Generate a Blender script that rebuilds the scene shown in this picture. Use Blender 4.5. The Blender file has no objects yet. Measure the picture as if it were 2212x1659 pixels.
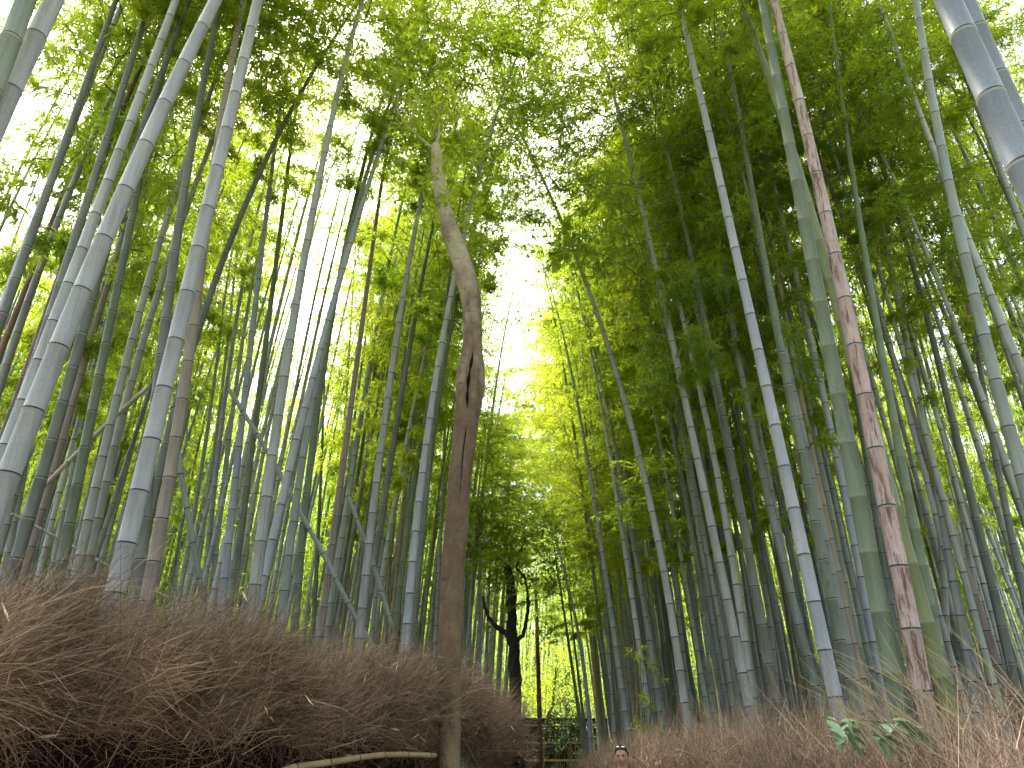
import bpy, math, random
import numpy as np
from mathutils import Vector, Matrix, Quaternion

# ------------------------------------------------------------------ camera, sky, sun, exposure
SC = bpy.context.scene
COL = SC.collection
random.seed(7)
RNG = np.random.default_rng(11)
R = math.radians
PITCH = R(25.0); EYE = 1.6; F = 803.7
cam_d = bpy.data.cameras.new('camera'); cam_d.sensor_width = 36; cam_d.lens = 36*F/1024
cam_d.clip_end = 2000; cam_d.clip_start = 0.05
cam = bpy.data.objects.new('camera', cam_d); COL.objects.link(cam)
cam.location = (0, 0, EYE); cam.rotation_euler = (R(90)+PITCH, 0, 0)
SC.camera = cam

W = bpy.data.worlds.new('World'); SC.world = W; W.use_nodes = True
nt = W.node_tree; nt.nodes.clear()
sky = nt.nodes.new('ShaderNodeTexSky'); sky.sky_type = 'NISHITA'; sky.sun_disc = False
SUN_EL, SUN_AZ = R(64), R(335)       # azimuth measured clockwise from +Y
sky.sun_elevation = SUN_EL; sky.sun_rotation = SUN_AZ
sky.air_density = 1.0; sky.dust_density = 7.0; sky.ozone_density = 1.0
bg = nt.nodes.new('ShaderNodeBackground'); bg.inputs['Strength'].default_value = 0.15
wo = nt.nodes.new('ShaderNodeOutputWorld')
nt.links.new(sky.outputs[0], bg.inputs[0]); nt.links.new(bg.outputs[0], wo.inputs[0])
sd = bpy.data.lights.new('sun', 'SUN'); sd.energy = 3.2; sd.angle = R(12); sd.color = (1, .95, .86)
so = bpy.data.objects.new('sun', sd); COL.objects.link(so)
sdir = Vector((math.sin(SUN_AZ)*math.cos(SUN_EL), math.cos(SUN_AZ)*math.cos(SUN_EL), math.sin(SUN_EL)))
so.rotation_euler = (-sdir).to_track_quat('-Z', 'Y').to_euler()
vs = SC.view_settings; vs.view_transform = 'Standard'; vs.look = 'None'; vs.exposure = 2.65; vs.gamma = 1
cy = SC.cycles
cy.max_bounces = 7; cy.diffuse_bounces = 4; cy.glossy_bounces = 2; cy.transmission_bounces = 5
cy.caustics_reflective = False; cy.caustics_refractive = False

# ------------------------------------------------------------------ helpers
CP, SP = math.cos(PITCH), math.sin(PITCH)
def ray(dx, dy):
    """view direction through a point of the 2212 x 1659 sheet the photo was measured on"""
    u = (dx/2.1602-512)/F; v = (384-dy/2.1602)/F
    return np.array([u, CP-v*SP, SP+v*CP])
def at(dx, dy, dist):
    d = ray(dx, dy); h = math.hypot(d[0], d[1])
    return np.array([0, 0, EYE]) + d/h*dist            # dist = horizontal distance
def proj(p):
    x, y, z = p[0], p[1], p[2]-EYE
    f = y*CP+z*SP; up = -y*SP+z*CP
    if f <= 0.01: return (-9999, -9999)
    return ((x/f*F+512)*2.1602, (384-up/f*F)*2.1602)

def mesh(name, V, Q=None, T=None, mats=(), midx=None, smooth=False, tone=None):
    """V (n,3); Q quads (m,4); T tris (k,3); midx per-face; tone per-face float"""
    me = bpy.data.meshes.new(name)
    V = np.asarray(V, dtype=np.float32)
    nq = 0 if Q is None else len(Q); n3 = 0 if T is None else len(T)
    loops = []
    if nq: loops.append(np.asarray(Q, dtype=np.int32).ravel())
    if n3: loops.append(np.asarray(T, dtype=np.int32).ravel())
    L = np.concatenate(loops)
    me.vertices.add(len(V)); me.vertices.foreach_set('co', V.ravel())
    me.loops.add(len(L)); me.loops.foreach_set('vertex_index', L)
    st = np.concatenate([np.arange(nq)*4, nq*4+np.arange(n3)*3]).astype(np.int32)
    me.polygons.add(nq+n3); me.polygons.foreach_set('loop_start', st)
    if midx is not None: me.polygons.foreach_set('material_index', np.asarray(midx, dtype=np.int32))
    me.polygons.foreach_set('use_smooth', np.full(nq+n3, bool(smooth)))
    if tone is not None:
        a = me.attributes.new('tone', 'FLOAT', 'FACE'); a.data.foreach_set('value', np.asarray(tone, dtype=np.float32))
    for m in mats: me.materials.append(m)
    me.update(); me.validate()
    return me
def link(name, me, parent=None, mat=None):
    o = bpy.data.objects.new(name, me); COL.objects.link(o)
    if parent is not None: o.parent = parent
    if mat is not None: me.materials.append(mat)
    return o
def tag(o, label=None, cat=None, group=None, kind=None):
    if label: o['label'] = label
    if cat: o['category'] = cat
    if group: o['group'] = group
    if kind: o['kind'] = kind
    return o
def empty(name, loc=(0, 0, 0)):
    o = bpy.data.objects.new(name, None); COL.objects.link(o); o.location = loc; o.empty_display_size = .2
    return o

class MB:
    """collects pieces into one mesh"""
    def __init__(s): s.V = []; s.Q = []; s.T = []; s.n = 0; s.mq = []; s.mt = []
    def add(s, V, Q=None, T=None, m=0):
        V = np.asarray(V, float)
        if Q is not None and len(Q): s.Q.append(np.asarray(Q)+s.n); s.mq.append(np.full(len(Q), m))
        if T is not None and len(T): s.T.append(np.asarray(T)+s.n); s.mt.append(np.full(len(T), m))
        s.V.append(V); s.n += len(V)
    def tube(s, P, rad, n=8, cap=True, m=0):
        P = np.asarray(P, float); k = len(P); rad = np.broadcast_to(np.asarray(rad, float), (k,))
        t = np.gradient(P, axis=0); t /= np.linalg.norm(t, axis=1)[:, None]+1e-9
        ref = np.array([1., 0, 0]) if abs(t[0][0]) < .9 else np.array([0, 1., 0])
        a = np.cross(t, ref); a /= np.linalg.norm(a, axis=1)[:, None]+1e-9
        b = np.cross(t, a)
        th = np.arange(n)*2*math.pi/n
        V = P[:, None]+rad[:, None, None]*(np.cos(th)[None, :, None]*a[:, None]+np.sin(th)[None, :, None]*b[:, None])
        V = V.reshape(-1, 3)
        i = np.arange(k-1)[:, None]*n+np.arange(n)[None]; j = np.arange(k-1)[:, None]*n+(np.arange(n)[None]+1) % n
        Q = np.stack([i, j, j+n, i+n], -1).reshape(-1, 4)
        T = None
        if cap:
            V = np.vstack([V, P[0], P[-1]]); c0, c1 = k*n, k*n+1
            ar = np.arange(n); nx = (ar+1) % n
            T = np.vstack([np.stack([nx, ar, np.full(n, c0)], -1), np.stack([(k-1)*n+ar, (k-1)*n+nx, np.full(n, c1)], -1)])
        s.add(V, Q, T, m)
    def box(s, c, h, rz=0, m=0):
        c = np.array(c, float); h = np.array(h, float)
        V = np.array([[x, y, z] for x in (-1, 1) for y in (-1, 1) for z in (-1, 1)])*h
        cr, sr = math.cos(rz), math.sin(rz)
        V = V @ np.array([[cr, sr, 0], [-sr, cr, 0], [0, 0, 1]])+c
        s.add(V, [[0, 1, 3, 2], [4, 6, 7, 5], [0, 4, 5, 1], [2, 3, 7, 6], [0, 2, 6, 4], [1, 5, 7, 3]], m=m)
    def build(s, name, mats, smooth=True, tone=None):
        V = np.vstack(s.V); Q = np.vstack(s.Q) if s.Q else None; T = np.vstack(s.T) if s.T else None
        mi = np.concatenate((s.mq if s.mq else [])+(s.mt if s.mt else []))
        return mesh(name, V, Q, T, mats, mi, smooth, tone)

# ------------------------------------------------------------------ materials
def newmat(name):
    m = bpy.data.materials.new(name); m.use_nodes = True
    n = m.node_tree; n.nodes.clear()
    out = n.nodes.new('ShaderNodeOutputMaterial')
    return m, n, out
def noise(n, scale, stretch=(1, 1, 1), detail=4, rough=.6, coord='Object'):
    tc = n.nodes.new('ShaderNodeTexCoord'); mp = n.nodes.new('ShaderNodeMapping')
    mp.inputs['Scale'].default_value = stretch
    nz = n.nodes.new('ShaderNodeTexNoise'); nz.inputs['Scale'].default_value = scale
    nz.inputs['Detail'].default_value = detail; nz.inputs['Roughness'].default_value = rough
    n.links.new(tc.outputs[coord], mp.inputs[0]); n.links.new(mp.outputs[0], nz.inputs['Vector'])
    return nz
def ramp(n, src, stops):
    r = n.nodes.new('ShaderNodeValToRGB'); e = r.color_ramp.elements
    while len(e) > 1: e.remove(e[-1])
    e[0].position = stops[0][0]; e[0].color = (*stops[0][1], 1)
    for p, c in stops[1:]:
        k = e.new(p); k.color = (*c, 1)
    n.links.new(src, r.inputs[0]); return r
def mixc(n, fac, a, b, mode='MIX'):
    x = n.nodes.new('ShaderNodeMix'); x.data_type = 'RGBA'; x.blend_type = mode
    if isinstance(fac, (int, float)): x.inputs[0].default_value = fac
    else: n.links.new(fac, x.inputs[0])
    for v, i in ((a, 6), (b, 7)):
        if isinstance(v, tuple): x.inputs[i].default_value = (*v, 1)
        else: n.links.new(v, x.inputs[i])
    return x.outputs[2]

def culm_mat(name, c1, c2, streak, samt=.35, patch=None, rough=.5, pscale=3.0, pth=(.5, .62)):
    """c1/c2: the two colours a culm wanders between; streak: dirt streak colour; patch: blotches"""
    m, n, out = newmat(name)
    b = n.nodes.new('ShaderNodeBsdfPrincipled'); b.inputs['Roughness'].default_value = rough
    b.inputs['Specular IOR Level'].default_value = .35
    a = noise(n, 2.2, (1, 1, .45), 3); r1 = ramp(n, a.outputs[0], [(.36, c1), (.64, c2)])
    s = noise(n, 30, (1, 1, .07), 4, .7); rs = ramp(n, s.outputs[0], [(.45, (0, 0, 0)), (.72, (1, 1, 1))])
    ms = n.nodes.new('ShaderNodeMath'); ms.operation = 'MULTIPLY'; ms.inputs[1].default_value = samt
    n.links.new(rs.outputs[0], ms.inputs[0])
    c = mixc(n, ms.outputs[0], r1.outputs[0], streak)
    g = noise(n, 160, (1, 1, 1), 2, .7); rg = ramp(n, g.outputs[0], [(.3, (.78, .78, .78)), (.7, (1.15, 1.15, 1.15))])
    c = mixc(n, 1.0, c, rg.outputs[0], 'MULTIPLY')
    if patch:
        p = noise(n, pscale*6, (1, 1, .28 if name != 'pink_blotched_culm' else .13), 5, .75); rp = ramp(n, p.outputs[0], [(pth[0], (0, 0, 0)), (pth[1], (1, 1, 1))])
        c = mixc(n, rp.outputs[0], c, patch)
    oi = n.nodes.new('ShaderNodeObjectInfo'); hs = n.nodes.new('ShaderNodeHueSaturation')
    mr = n.nodes.new('ShaderNodeMapRange'); mr.inputs[3].default_value = .78; mr.inputs[4].default_value = 1.18
    n.links.new(oi.outputs['Random'], mr.inputs[0]); n.links.new(mr.outputs[0], hs.inputs['Value'])
    n.links.new(c, hs.inputs['Color']); n.links.new(hs.outputs[0], b.inputs['Base Color'])
    bp = n.nodes.new('ShaderNodeBump'); bp.inputs['Strength'].default_value = .12; bp.inputs['Distance'].default_value = .004
    n.links.new(s.outputs[0], bp.inputs['Height']); n.links.new(bp.outputs[0], b.inputs['Normal'])
    n.links.new(b.outputs[0], out.inputs[0]); return m
TONES = {
 'pale':   culm_mat('pale_waxy_culm', (.50, .50, .52), (.36, .38, .39), (.14, .15, .14), .45),
 'lav':    culm_mat('lavender_waxy_culm', (.43, .43, .50), (.32, .35, .42), (.15, .16, .17), .35),
 'slate':  culm_mat('slate_blue_culm', (.23, .26, .31), (.17, .20, .24), (.11, .12, .13), .3),
 'grey':   culm_mat('grey_culm', (.38, .385, .38), (.29, .30, .295), (.12, .12, .11), .45),
 'teal':   culm_mat('blue_green_culm', (.34, .375, .37), (.26, .295, .285), (.10, .12, .10), .4),
 'green':  culm_mat('green_culm', (.15, .185, .125), (.19, .22, .17), (.055, .075, .04), .5),
 'olive':  culm_mat('olive_mottled_culm', (.15, .20, .11), (.19, .23, .17), (.09, .11, .06), .5, patch=(.06, .10, .06), pscale=.6, pth=(.55, .7)),
 'moss':   culm_mat('yellow_green_culm', (.20, .23, .09), (.17, .20, .10), (.09, .10, .05), .5),
 'dark':   culm_mat('dark_green_grey_culm', (.16, .17, .15), (.22, .235, .21), (.06, .065, .05), .5),
 'mott':   culm_mat('mottled_grey_culm', (.19, .21, .17), (.13, .16, .12), (.07, .075, .055), .5, patch=(.075, .08, .06), pscale=1.5, pth=(.52, .68)),
 'tan':    culm_mat('tan_culm', (.42, .33, .25), (.34, .29, .22), (.15, .10, .07), .5, rough=.6),
 'pinkb':  culm_mat('pinkish_brown_culm', (.38, .30, .27), (.30, .25, .22), (.15, .10, .08), .55, rough=.6),
 'red':    culm_mat('reddish_brown_culm', (.19, .11, .075), (.15, .095, .07), (.07, .04, .03), .5, rough=.6),
 'pink':   culm_mat('pink_blotched_culm', (.54, .41, .39), (.45, .33, .31), (.18, .11, .08), .6, patch=(.14, .085, .065), rough=.65, pscale=4.2, pth=(.50, .60)),
}
def flat_mat(name, c, rough=.7, c2=None, scale=8, stretch=(1, 1, 1), bump=0, spec=.3):
    m, n, out = newmat(name)
    b = n.nodes.new('ShaderNodeBsdfPrincipled'); b.inputs['Roughness'].default_value = rough
    b.inputs['Specular IOR Level'].default_value = spec
    if c2 is None: b.inputs['Base Color'].default_value = (*c, 1)
    else:
        a = noise(n, scale, stretch, 5, .65); r = ramp(n, a.outputs[0], [(.32, c), (.68, c2)])
        n.links.new(r.outputs[0], b.inputs['Base Color'])
        if bump:
            bp = n.nodes.new('ShaderNodeBump'); bp.inputs['Strength'].default_value = 1; bp.inputs['Distance'].default_value = bump
            n.links.new(a.outputs[0], bp.inputs['Height']); n.links.new(bp.outputs[0], b.inputs['Normal'])
    n.links.new(b.outputs[0], out.inputs[0]); return m
NODE_DARK = flat_mat('node_scar', (.035, .035, .03), .8)
NODE_PALE = flat_mat('node_bloom', (.30, .31, .29), .7)
NODE_TAN = flat_mat('node_ridge_tan', (.24, .23, .17), .7)

def leaf_mat(name, dark, light, trans, tl=1.0, mixf=.55):
    """thin leaves: part reflects, part lets light through; colour wanders leaf by leaf and crown by crown"""
    m, n, out = newmat(name)
    at_ = n.nodes.new('ShaderNodeAttribute'); at_.attribute_name = 'tone'
    oi = n.nodes.new('ShaderNodeObjectInfo')
    ad = n.nodes.new('ShaderNodeMath'); ad.operation = 'MULTIPLY_ADD'; ad.inputs[1].default_value = .55
    n.links.new(oi.outputs['Random'], ad.inputs[0])
    mu = n.nodes.new('ShaderNodeMath'); mu.operation = 'MULTIPLY'; mu.inputs[1].default_value = .5
    n.links.new(at_.outputs['Fac'], mu.inputs[0]); n.links.new(mu.outputs[0], ad.inputs[2])
    r = ramp(n, ad.outputs[0], [(.05, dark), (.95, light)])
    rt = ramp(n, ad.outputs[0], [(.05, trans[0]), (.95, trans[1])])
    d = n.nodes.new('ShaderNodeBsdfDiffuse'); t = n.nodes.new('ShaderNodeBsdfTranslucent')
    n.links.new(r.outputs[0], d.inputs[0]); n.links.new(rt.outputs[0], t.inputs[0])
    g = n.nodes.new('ShaderNodeBsdfGlossy'); g.inputs['Roughness'].default_value = .45; g.inputs[0].default_value = (1, 1, 1, 1)
    x = n.nodes.new('ShaderNodeMixShader'); x.inputs[0].default_value = mixf
    n.links.new(d.outputs[0], x.inputs[1]); n.links.new(t.outputs[0], x.inputs[2])
    y = n.nodes.new('ShaderNodeMixShader'); y.inputs[0].default_value = .03
    n.links.new(x.outputs[0], y.inputs[1]); n.links.new(g.outputs[0], y.inputs[2])
    n.links.new(y.outputs[0], out.inputs[0]); return m
LEAF = leaf_mat('bamboo_leaf', (.085, .165, .013), (.23, .30, .02), ((.28, .48, .02), (.66, .74, .03)), mixf=.58)
LEAF_T = leaf_mat('tree_leaf', (.08, .145, .013), (.19, .25, .02), ((.26, .44, .02), (.55, .64, .03)), mixf=.55)
LEAF_P = leaf_mat('cut_leaf', (.22, .31, .16), (.46, .56, .36), ((.12, .2, .08), (.25, .35, .15)), mixf=.2)
TWIG = flat_mat('bamboo_twig', (.10, .11, .05), .7, (.16, .15, .08), 20)
def brush_mat(name, c1, c2):
    m, n, out = newmat(name)
    b = n.nodes.new('ShaderNodeBsdfPrincipled'); b.inputs['Roughness'].default_value = .75
    at_ = n.nodes.new('ShaderNodeAttribute'); at_.attribute_name = 'tone'
    r = ramp(n, at_.outputs['Fac'], [(0, c1), (.75, c2), (1, tuple(min(1, v*1.7) for v in c2))])
    n.links.new(r.outputs[0], b.inputs['Base Color']); n.links.new(b.outputs[0], out.inputs[0]); return m
BRUSH = brush_mat('dry_brushwood', (.05, .029, .016), (.34, .215, .13))
BRUSH_R = brush_mat('dry_brushwood_russet', (.12, .066, .04), (.50, .33, .22))
CORE = flat_mat('shade_dark_fence_fill', (.010, .007, .005), .95, (.028, .018, .013), 30, (1, 1, .3), .02, 0.05)  # near-black so the fence body carries the shade under its overhang as colour
SOIL = flat_mat('forest_soil', (.022, .020, .011), .95, (.045, .042, .018), 3, bump=.03, spec=.1)
PATHM = flat_mat('packed_path', (.20, .18, .15), .9, (.27, .24, .20), 6, bump=.004)

# ------------------------------------------------------------------ terrain
LF = [(-60, 1500, 1.6), (0, 1250, 4.0), (300, 1290, 4.6), (500, 1340, 5.2), (700, 1395, 6.0), (900, 1430, 7.0), (1000, 1462, 8.1), (1050, 1530, 9.2), (1068, 1590, 9.8)]
RF = [(1262, 1640, 14.5), (1330, 1612, 12.0), (1500, 1572, 9.0), (1700, 1545, 6.9), (1900, 1548, 5.4), (2212, 1560, 4.3), (2500, 1560, 3.4)]
def xc(y): return .045*y
LB = [(-4.5, -30), (-4.2, 0)]+[tuple(at(a, b, d)[:2]) for a, b, d in LF[1:]]
LB += [(xc(y)-1.35, y) for y in (13, 18, 25, 34)]
RB = [(6.5, -30), (5.6, 0)]+[tuple(at(a, b, d)[:2]) for a, b, d in RF[::-1]][1:]
RB += [(xc(y)+1.3, y) for y in (18, 25, 34)]
LBy = np.array(sorted(LB, key=lambda p: p[1])); RBy = np.array(sorted(RB, key=lambda p: p[1]))
def xl(y): return np.interp(y, LBy[:, 1], LBy[:, 0])
def xr(y): return np.interp(y, RBy[:, 1], RBy[:, 0])
def ground_z(x, y):
    x = np.asarray(x, float); y = np.asarray(y, float)
    dl = xl(y)-x; dr = x-xr(y)
    d = np.maximum(dl, dr)
    h = np.where(dl > dr, 1.1, .55)
    end = np.clip((y-38)/6, 0, 1)
    z = h*np.clip((d-.05)/.5, 0, 1)+np.clip(d-1, 0, 60)*.045+np.clip(d-13, 0, 45)*.36
    z = np.maximum(z, end*(1.0+.13*np.clip(y-42, 0, 90)))
    return z+.05*np.sin(x*1.7)*np.cos(y*1.3)*np.clip(d, 0, 1)
gx = np.concatenate([-np.geomspace(300, 14, 24), np.arange(-13.5, 13.6, .45), np.geomspace(14, 300, 24)])
gy = np.concatenate([-np.geomspace(200, 6, 14), np.arange(-5.5, 45, .55), np.geomspace(46, 500, 30)])
GX, GY = np.meshgrid(gx, gy); GZ = ground_z(GX, GY)
nx_, ny_ = len(gx), len(gy)
ii = np.arange(ny_-1)[:, None]*nx_+np.arange(nx_-1)[None]
tag(link('ground', mesh('ground', np.stack([GX, GY, GZ], -1).reshape(-1, 3), np.stack([ii, ii+1, ii+nx_+1, ii+nx_], -1).reshape(-1, 4), mats=[SOIL], smooth=True)), 'dark leaf-littered forest floor of the bamboo grove', kind='structure')
py_ = np.arange(-12, 37, .8); pv = []
for y in py_:
    a, b = xl(y)+.35, xr(y)-.35
    for t in np.linspace(0, 1, 9): pv.append((a+(b-a)*t, y, .012))
pi_ = np.arange(len(py_)-1)[:, None]*9+np.arange(8)[None]
tag(link('path', mesh('path', pv, np.stack([pi_, pi_+1, pi_+10, pi_+9], -1).reshape(-1, 4), mats=[PATHM])), 'pale packed path running between the two brushwood fences', kind='structure')

# ------------------------------------------------------------------ leaves and crowns
def leaves_mesh(name, C, D, ln, wd, mat, tonebase, flutter=.5, rng=RNG):
    """C leaf base points, D leaf directions (unit), one four-sided blade each"""
    n = len(C)
    rnd = rng.normal(size=(n, 3)); side = np.cross(D, rnd); side /= np.linalg.norm(side, axis=1)[:, None]+1e-9
    L = ln*rng.uniform(.65, 1.25, (n, 1)); w = wd*rng.uniform(.75, 1.2, (n, 1))
    mid = C+D*L*.42; nrm = np.cross(side, D)
    tip = C+D*L-nrm*L*.12*rng.uniform(-1, 1, (n, 1))
    V = np.stack([C, mid+side*w*.5, tip, mid-side*w*.5], 1).reshape(-1, 3)
    Q = np.arange(n*4).reshape(n, 4)
    tone = np.clip(tonebase+rng.normal(0, .18, n), 0, 1)
    return mesh(name, V, Q, mats=[mat], tone=tone)
def crown_parts(seed, H=6.0, Rm=1.35, nodes=20, twigs=11, fans=4, lf=4, ll=.125, lw=.018, low=0.0):
    """a bamboo crown about the +Z axis: paired branches at each node, drooping twigs, hanging fans of leaves"""
    r = np.random.default_rng(seed)
    tw = MB(); C = []; D = []; TB = []
    for i in range(nodes):
        z0 = H*(low+(1-low)*(i+.5)/nodes)
        tt = z0/H
        rl = Rm*(math.sin(math.pi*min(1, .22+.78*(1-tt)))**.8+.18)*r.uniform(.7, 1.15)
        if tt > .9: rl *= .6
        az0 = r.uniform(0, 2*math.pi)
        for k in range(2):
            if r.random() < .08: continue
            az = az0+k*(math.pi*.75)+r.normal(0, .4)
            el = R(r.uniform(28, 52)); h = np.array([math.cos(az), math.sin(az), 0])
            s = np.linspace(0, 1, 5)
            P = np.array([0, 0, z0])+h*(s*rl)[:, None]+np.array([0, 0, 1])*((s*rl*math.tan(el)*.8)-(s**2)*rl*.62)[:, None]
            tw.tube(P, np.linspace(.007, .002, 5), 3, False)
            bt = r.uniform(0, 1)
            for j in range(twigs):
                sj = r.uniform(.22, 1); b0 = np.array([0, 0, z0])+h*(sj*rl)+np.array([0, 0, 1])*(sj*rl*math.tan(el)*.8-sj**2*rl*.62)
                ta = az+r.normal(0, .9); tl = rl*r.uniform(.18, .42)
                td = np.array([math.cos(ta), math.sin(ta), r.uniform(-.5, .35)]); td /= np.linalg.norm(td)
                e0 = b0+td*tl-np.array([0, 0, .12*tl])
                tw.tube(np.array([b0, (b0+e0)/2+[0, 0, .03], e0]), [.0025, .002, .001], 3, False)
                tbt = np.clip(bt*.5+r.uniform(0, .5), 0, 1)
                for q in range(fans):
                    f = (q+1)/fans; c0 = b0+(e0-b0)*f+r.normal(0, .03, 3)
                    for l in range(lf):
                        d = td*r.uniform(.2, 1)+r.normal(0, .6, 3)+np.array([0, 0, -.45]); d /= np.linalg.norm(d)
                        C.append(c0); D.append(d); TB.append(tbt)
    return tw, np.array(C), np.array(D), np.array(TB), ll, lw
CROWNS = []
for sd_ in range(7):
    tw, C, D, TB, ll, lw = crown_parts(100+sd_, H=6.0, Rm=[1.35, 1.5, 1.2, 1.6, 1.4, 1.25, 1.5][sd_], nodes=24, twigs=15, fans=5, lf=5, ll=.10, lw=.0155)
    CROWNS.append((tw.build('crown_branches', [TWIG], False), leaves_mesh('crown_leaves', C, D, ll, lw, LEAF, TB, rng=np.random.default_rng(sd_))))
THIN = []
for sd_ in range(3):
    tw, C, D, TB, ll, lw = crown_parts(300+sd_, H=6.0, Rm=1.2, nodes=20, twigs=9, fans=4, lf=4, ll=.11, lw=.0165)
    THIN.append((tw.build('crown_branches', [TWIG], False), leaves_mesh('crown_leaves', C, D, ll, lw, LEAF, TB, rng=np.random.default_rng(50+sd_))))

# ------------------------------------------------------------------ culms
def culm_mesh(P, r0, tone, n=12, pale_ring=False, tip=.12, jit=.01, seed=0):
    """P: centre line sampled finely from the ground up. Internodes with a scar line and waxy band at each node."""
    rg = random.Random(seed)
    P = np.asarray(P, float); seg = np.linalg.norm(np.diff(P, axis=0), axis=1); S = np.concatenate([[0], np.cumsum(seg)]); L = S[-1]
    def pos(s): return np.array([np.interp(s, S, P[:, k]) for k in range(3)])
    def rad(s): u = s/L; return r0*(1-(1-tip)*u**1.35)
    s = 0.02; ss = [s]
    base = rg.uniform(.92, 1.1)
    while s < L-.1:
        u = s/L; il = (.16+.22*min(1, u*6))*(1 if u < .7 else 1-.35*(u-.7)/.3)*base*(.85+r0*2.2)*rg.uniform(.97, 1.03)
        s += il; ss.append(min(s, L))
    st, mt, rr = [], [], []
    for i, s in enumerate(ss[:-1]):
        e = ss[i+1]; r = rad(s); hd = max(.011, .21*r); hp = hd*.8
        if e-s < hd*3: continue
        st += [s, s+hd*.5, s+hd, e-hp]; rr += [1.075, 1.03, 1.0, .995]; mt += [0 if pale_ring else 1, 0 if pale_ring else 1, 0, 2 if not pale_ring else 3]
    st.append(L); rr.append(1); mt = np.array(mt)
    st = np.array(st); rr = np.array(rr)
    C = np.stack([np.interp(st, S, P[:, k]) for k in range(3)], 1)
    rad_ = np.array([rad(x) for x in st])*rr
    t = np.gradient(C, axis=0); t /= np.linalg.norm(t, axis=1)[:, None]
    a = np.cross(t, [0, 1., .01]); a /= np.linalg.norm(a, axis=1)[:, None]; b = np.cross(t, a)
    th = np.arange(n)*2*math.pi/n
    V = (C[:, None]+rad_[:, None, None]*(np.cos(th)[None, :, None]*a[:, None]+np.sin(th)[None, :, None]*b[:, None])).reshape(-1, 3)
    k = len(st); i = np.arange(k-1)[:, None]*n+np.arange(n)[None]; j = np.arange(k-1)[:, None]*n+(np.arange(n)[None]+1) % n
    Q = np.stack([i, j, j+n, i+n], -1).reshape(-1, 4); mi = np.repeat(mt, n)
    return mesh('culm', V, Q, mats=[TONES[tone], NODE_DARK, NODE_PALE, NODE_TAN], midx=mi, smooth=True)

def put_crown(root, P, s0, s1, seed, r=1.0, thin=False, name='crown'):
    """crown along the culm from fraction s0 to s1 of its polyline, as two parts: branches and leaves"""
    n = len(P); a = P[int(s0*(n-1))]; b = P[int(s1*(n-1))]
    ax = Vector(b-a); h = ax.length; q = Vector((0, 0, 1)).rotation_difference(ax)
    q = q @ Quaternion((0, 0, 1), seed*2.399)
    tw, lv = (THIN if thin else CROWNS)[seed % (3 if thin else 7)]
    for nm, me in (('branches', tw), ('foliage', lv)):
        o = link(nm, me, root); o.location = Vector(a)-root.location; o.rotation_mode = 'QUATERNION'; o.rotation_quaternion = q
        o.scale = (r, r, h/6.0)

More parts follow.
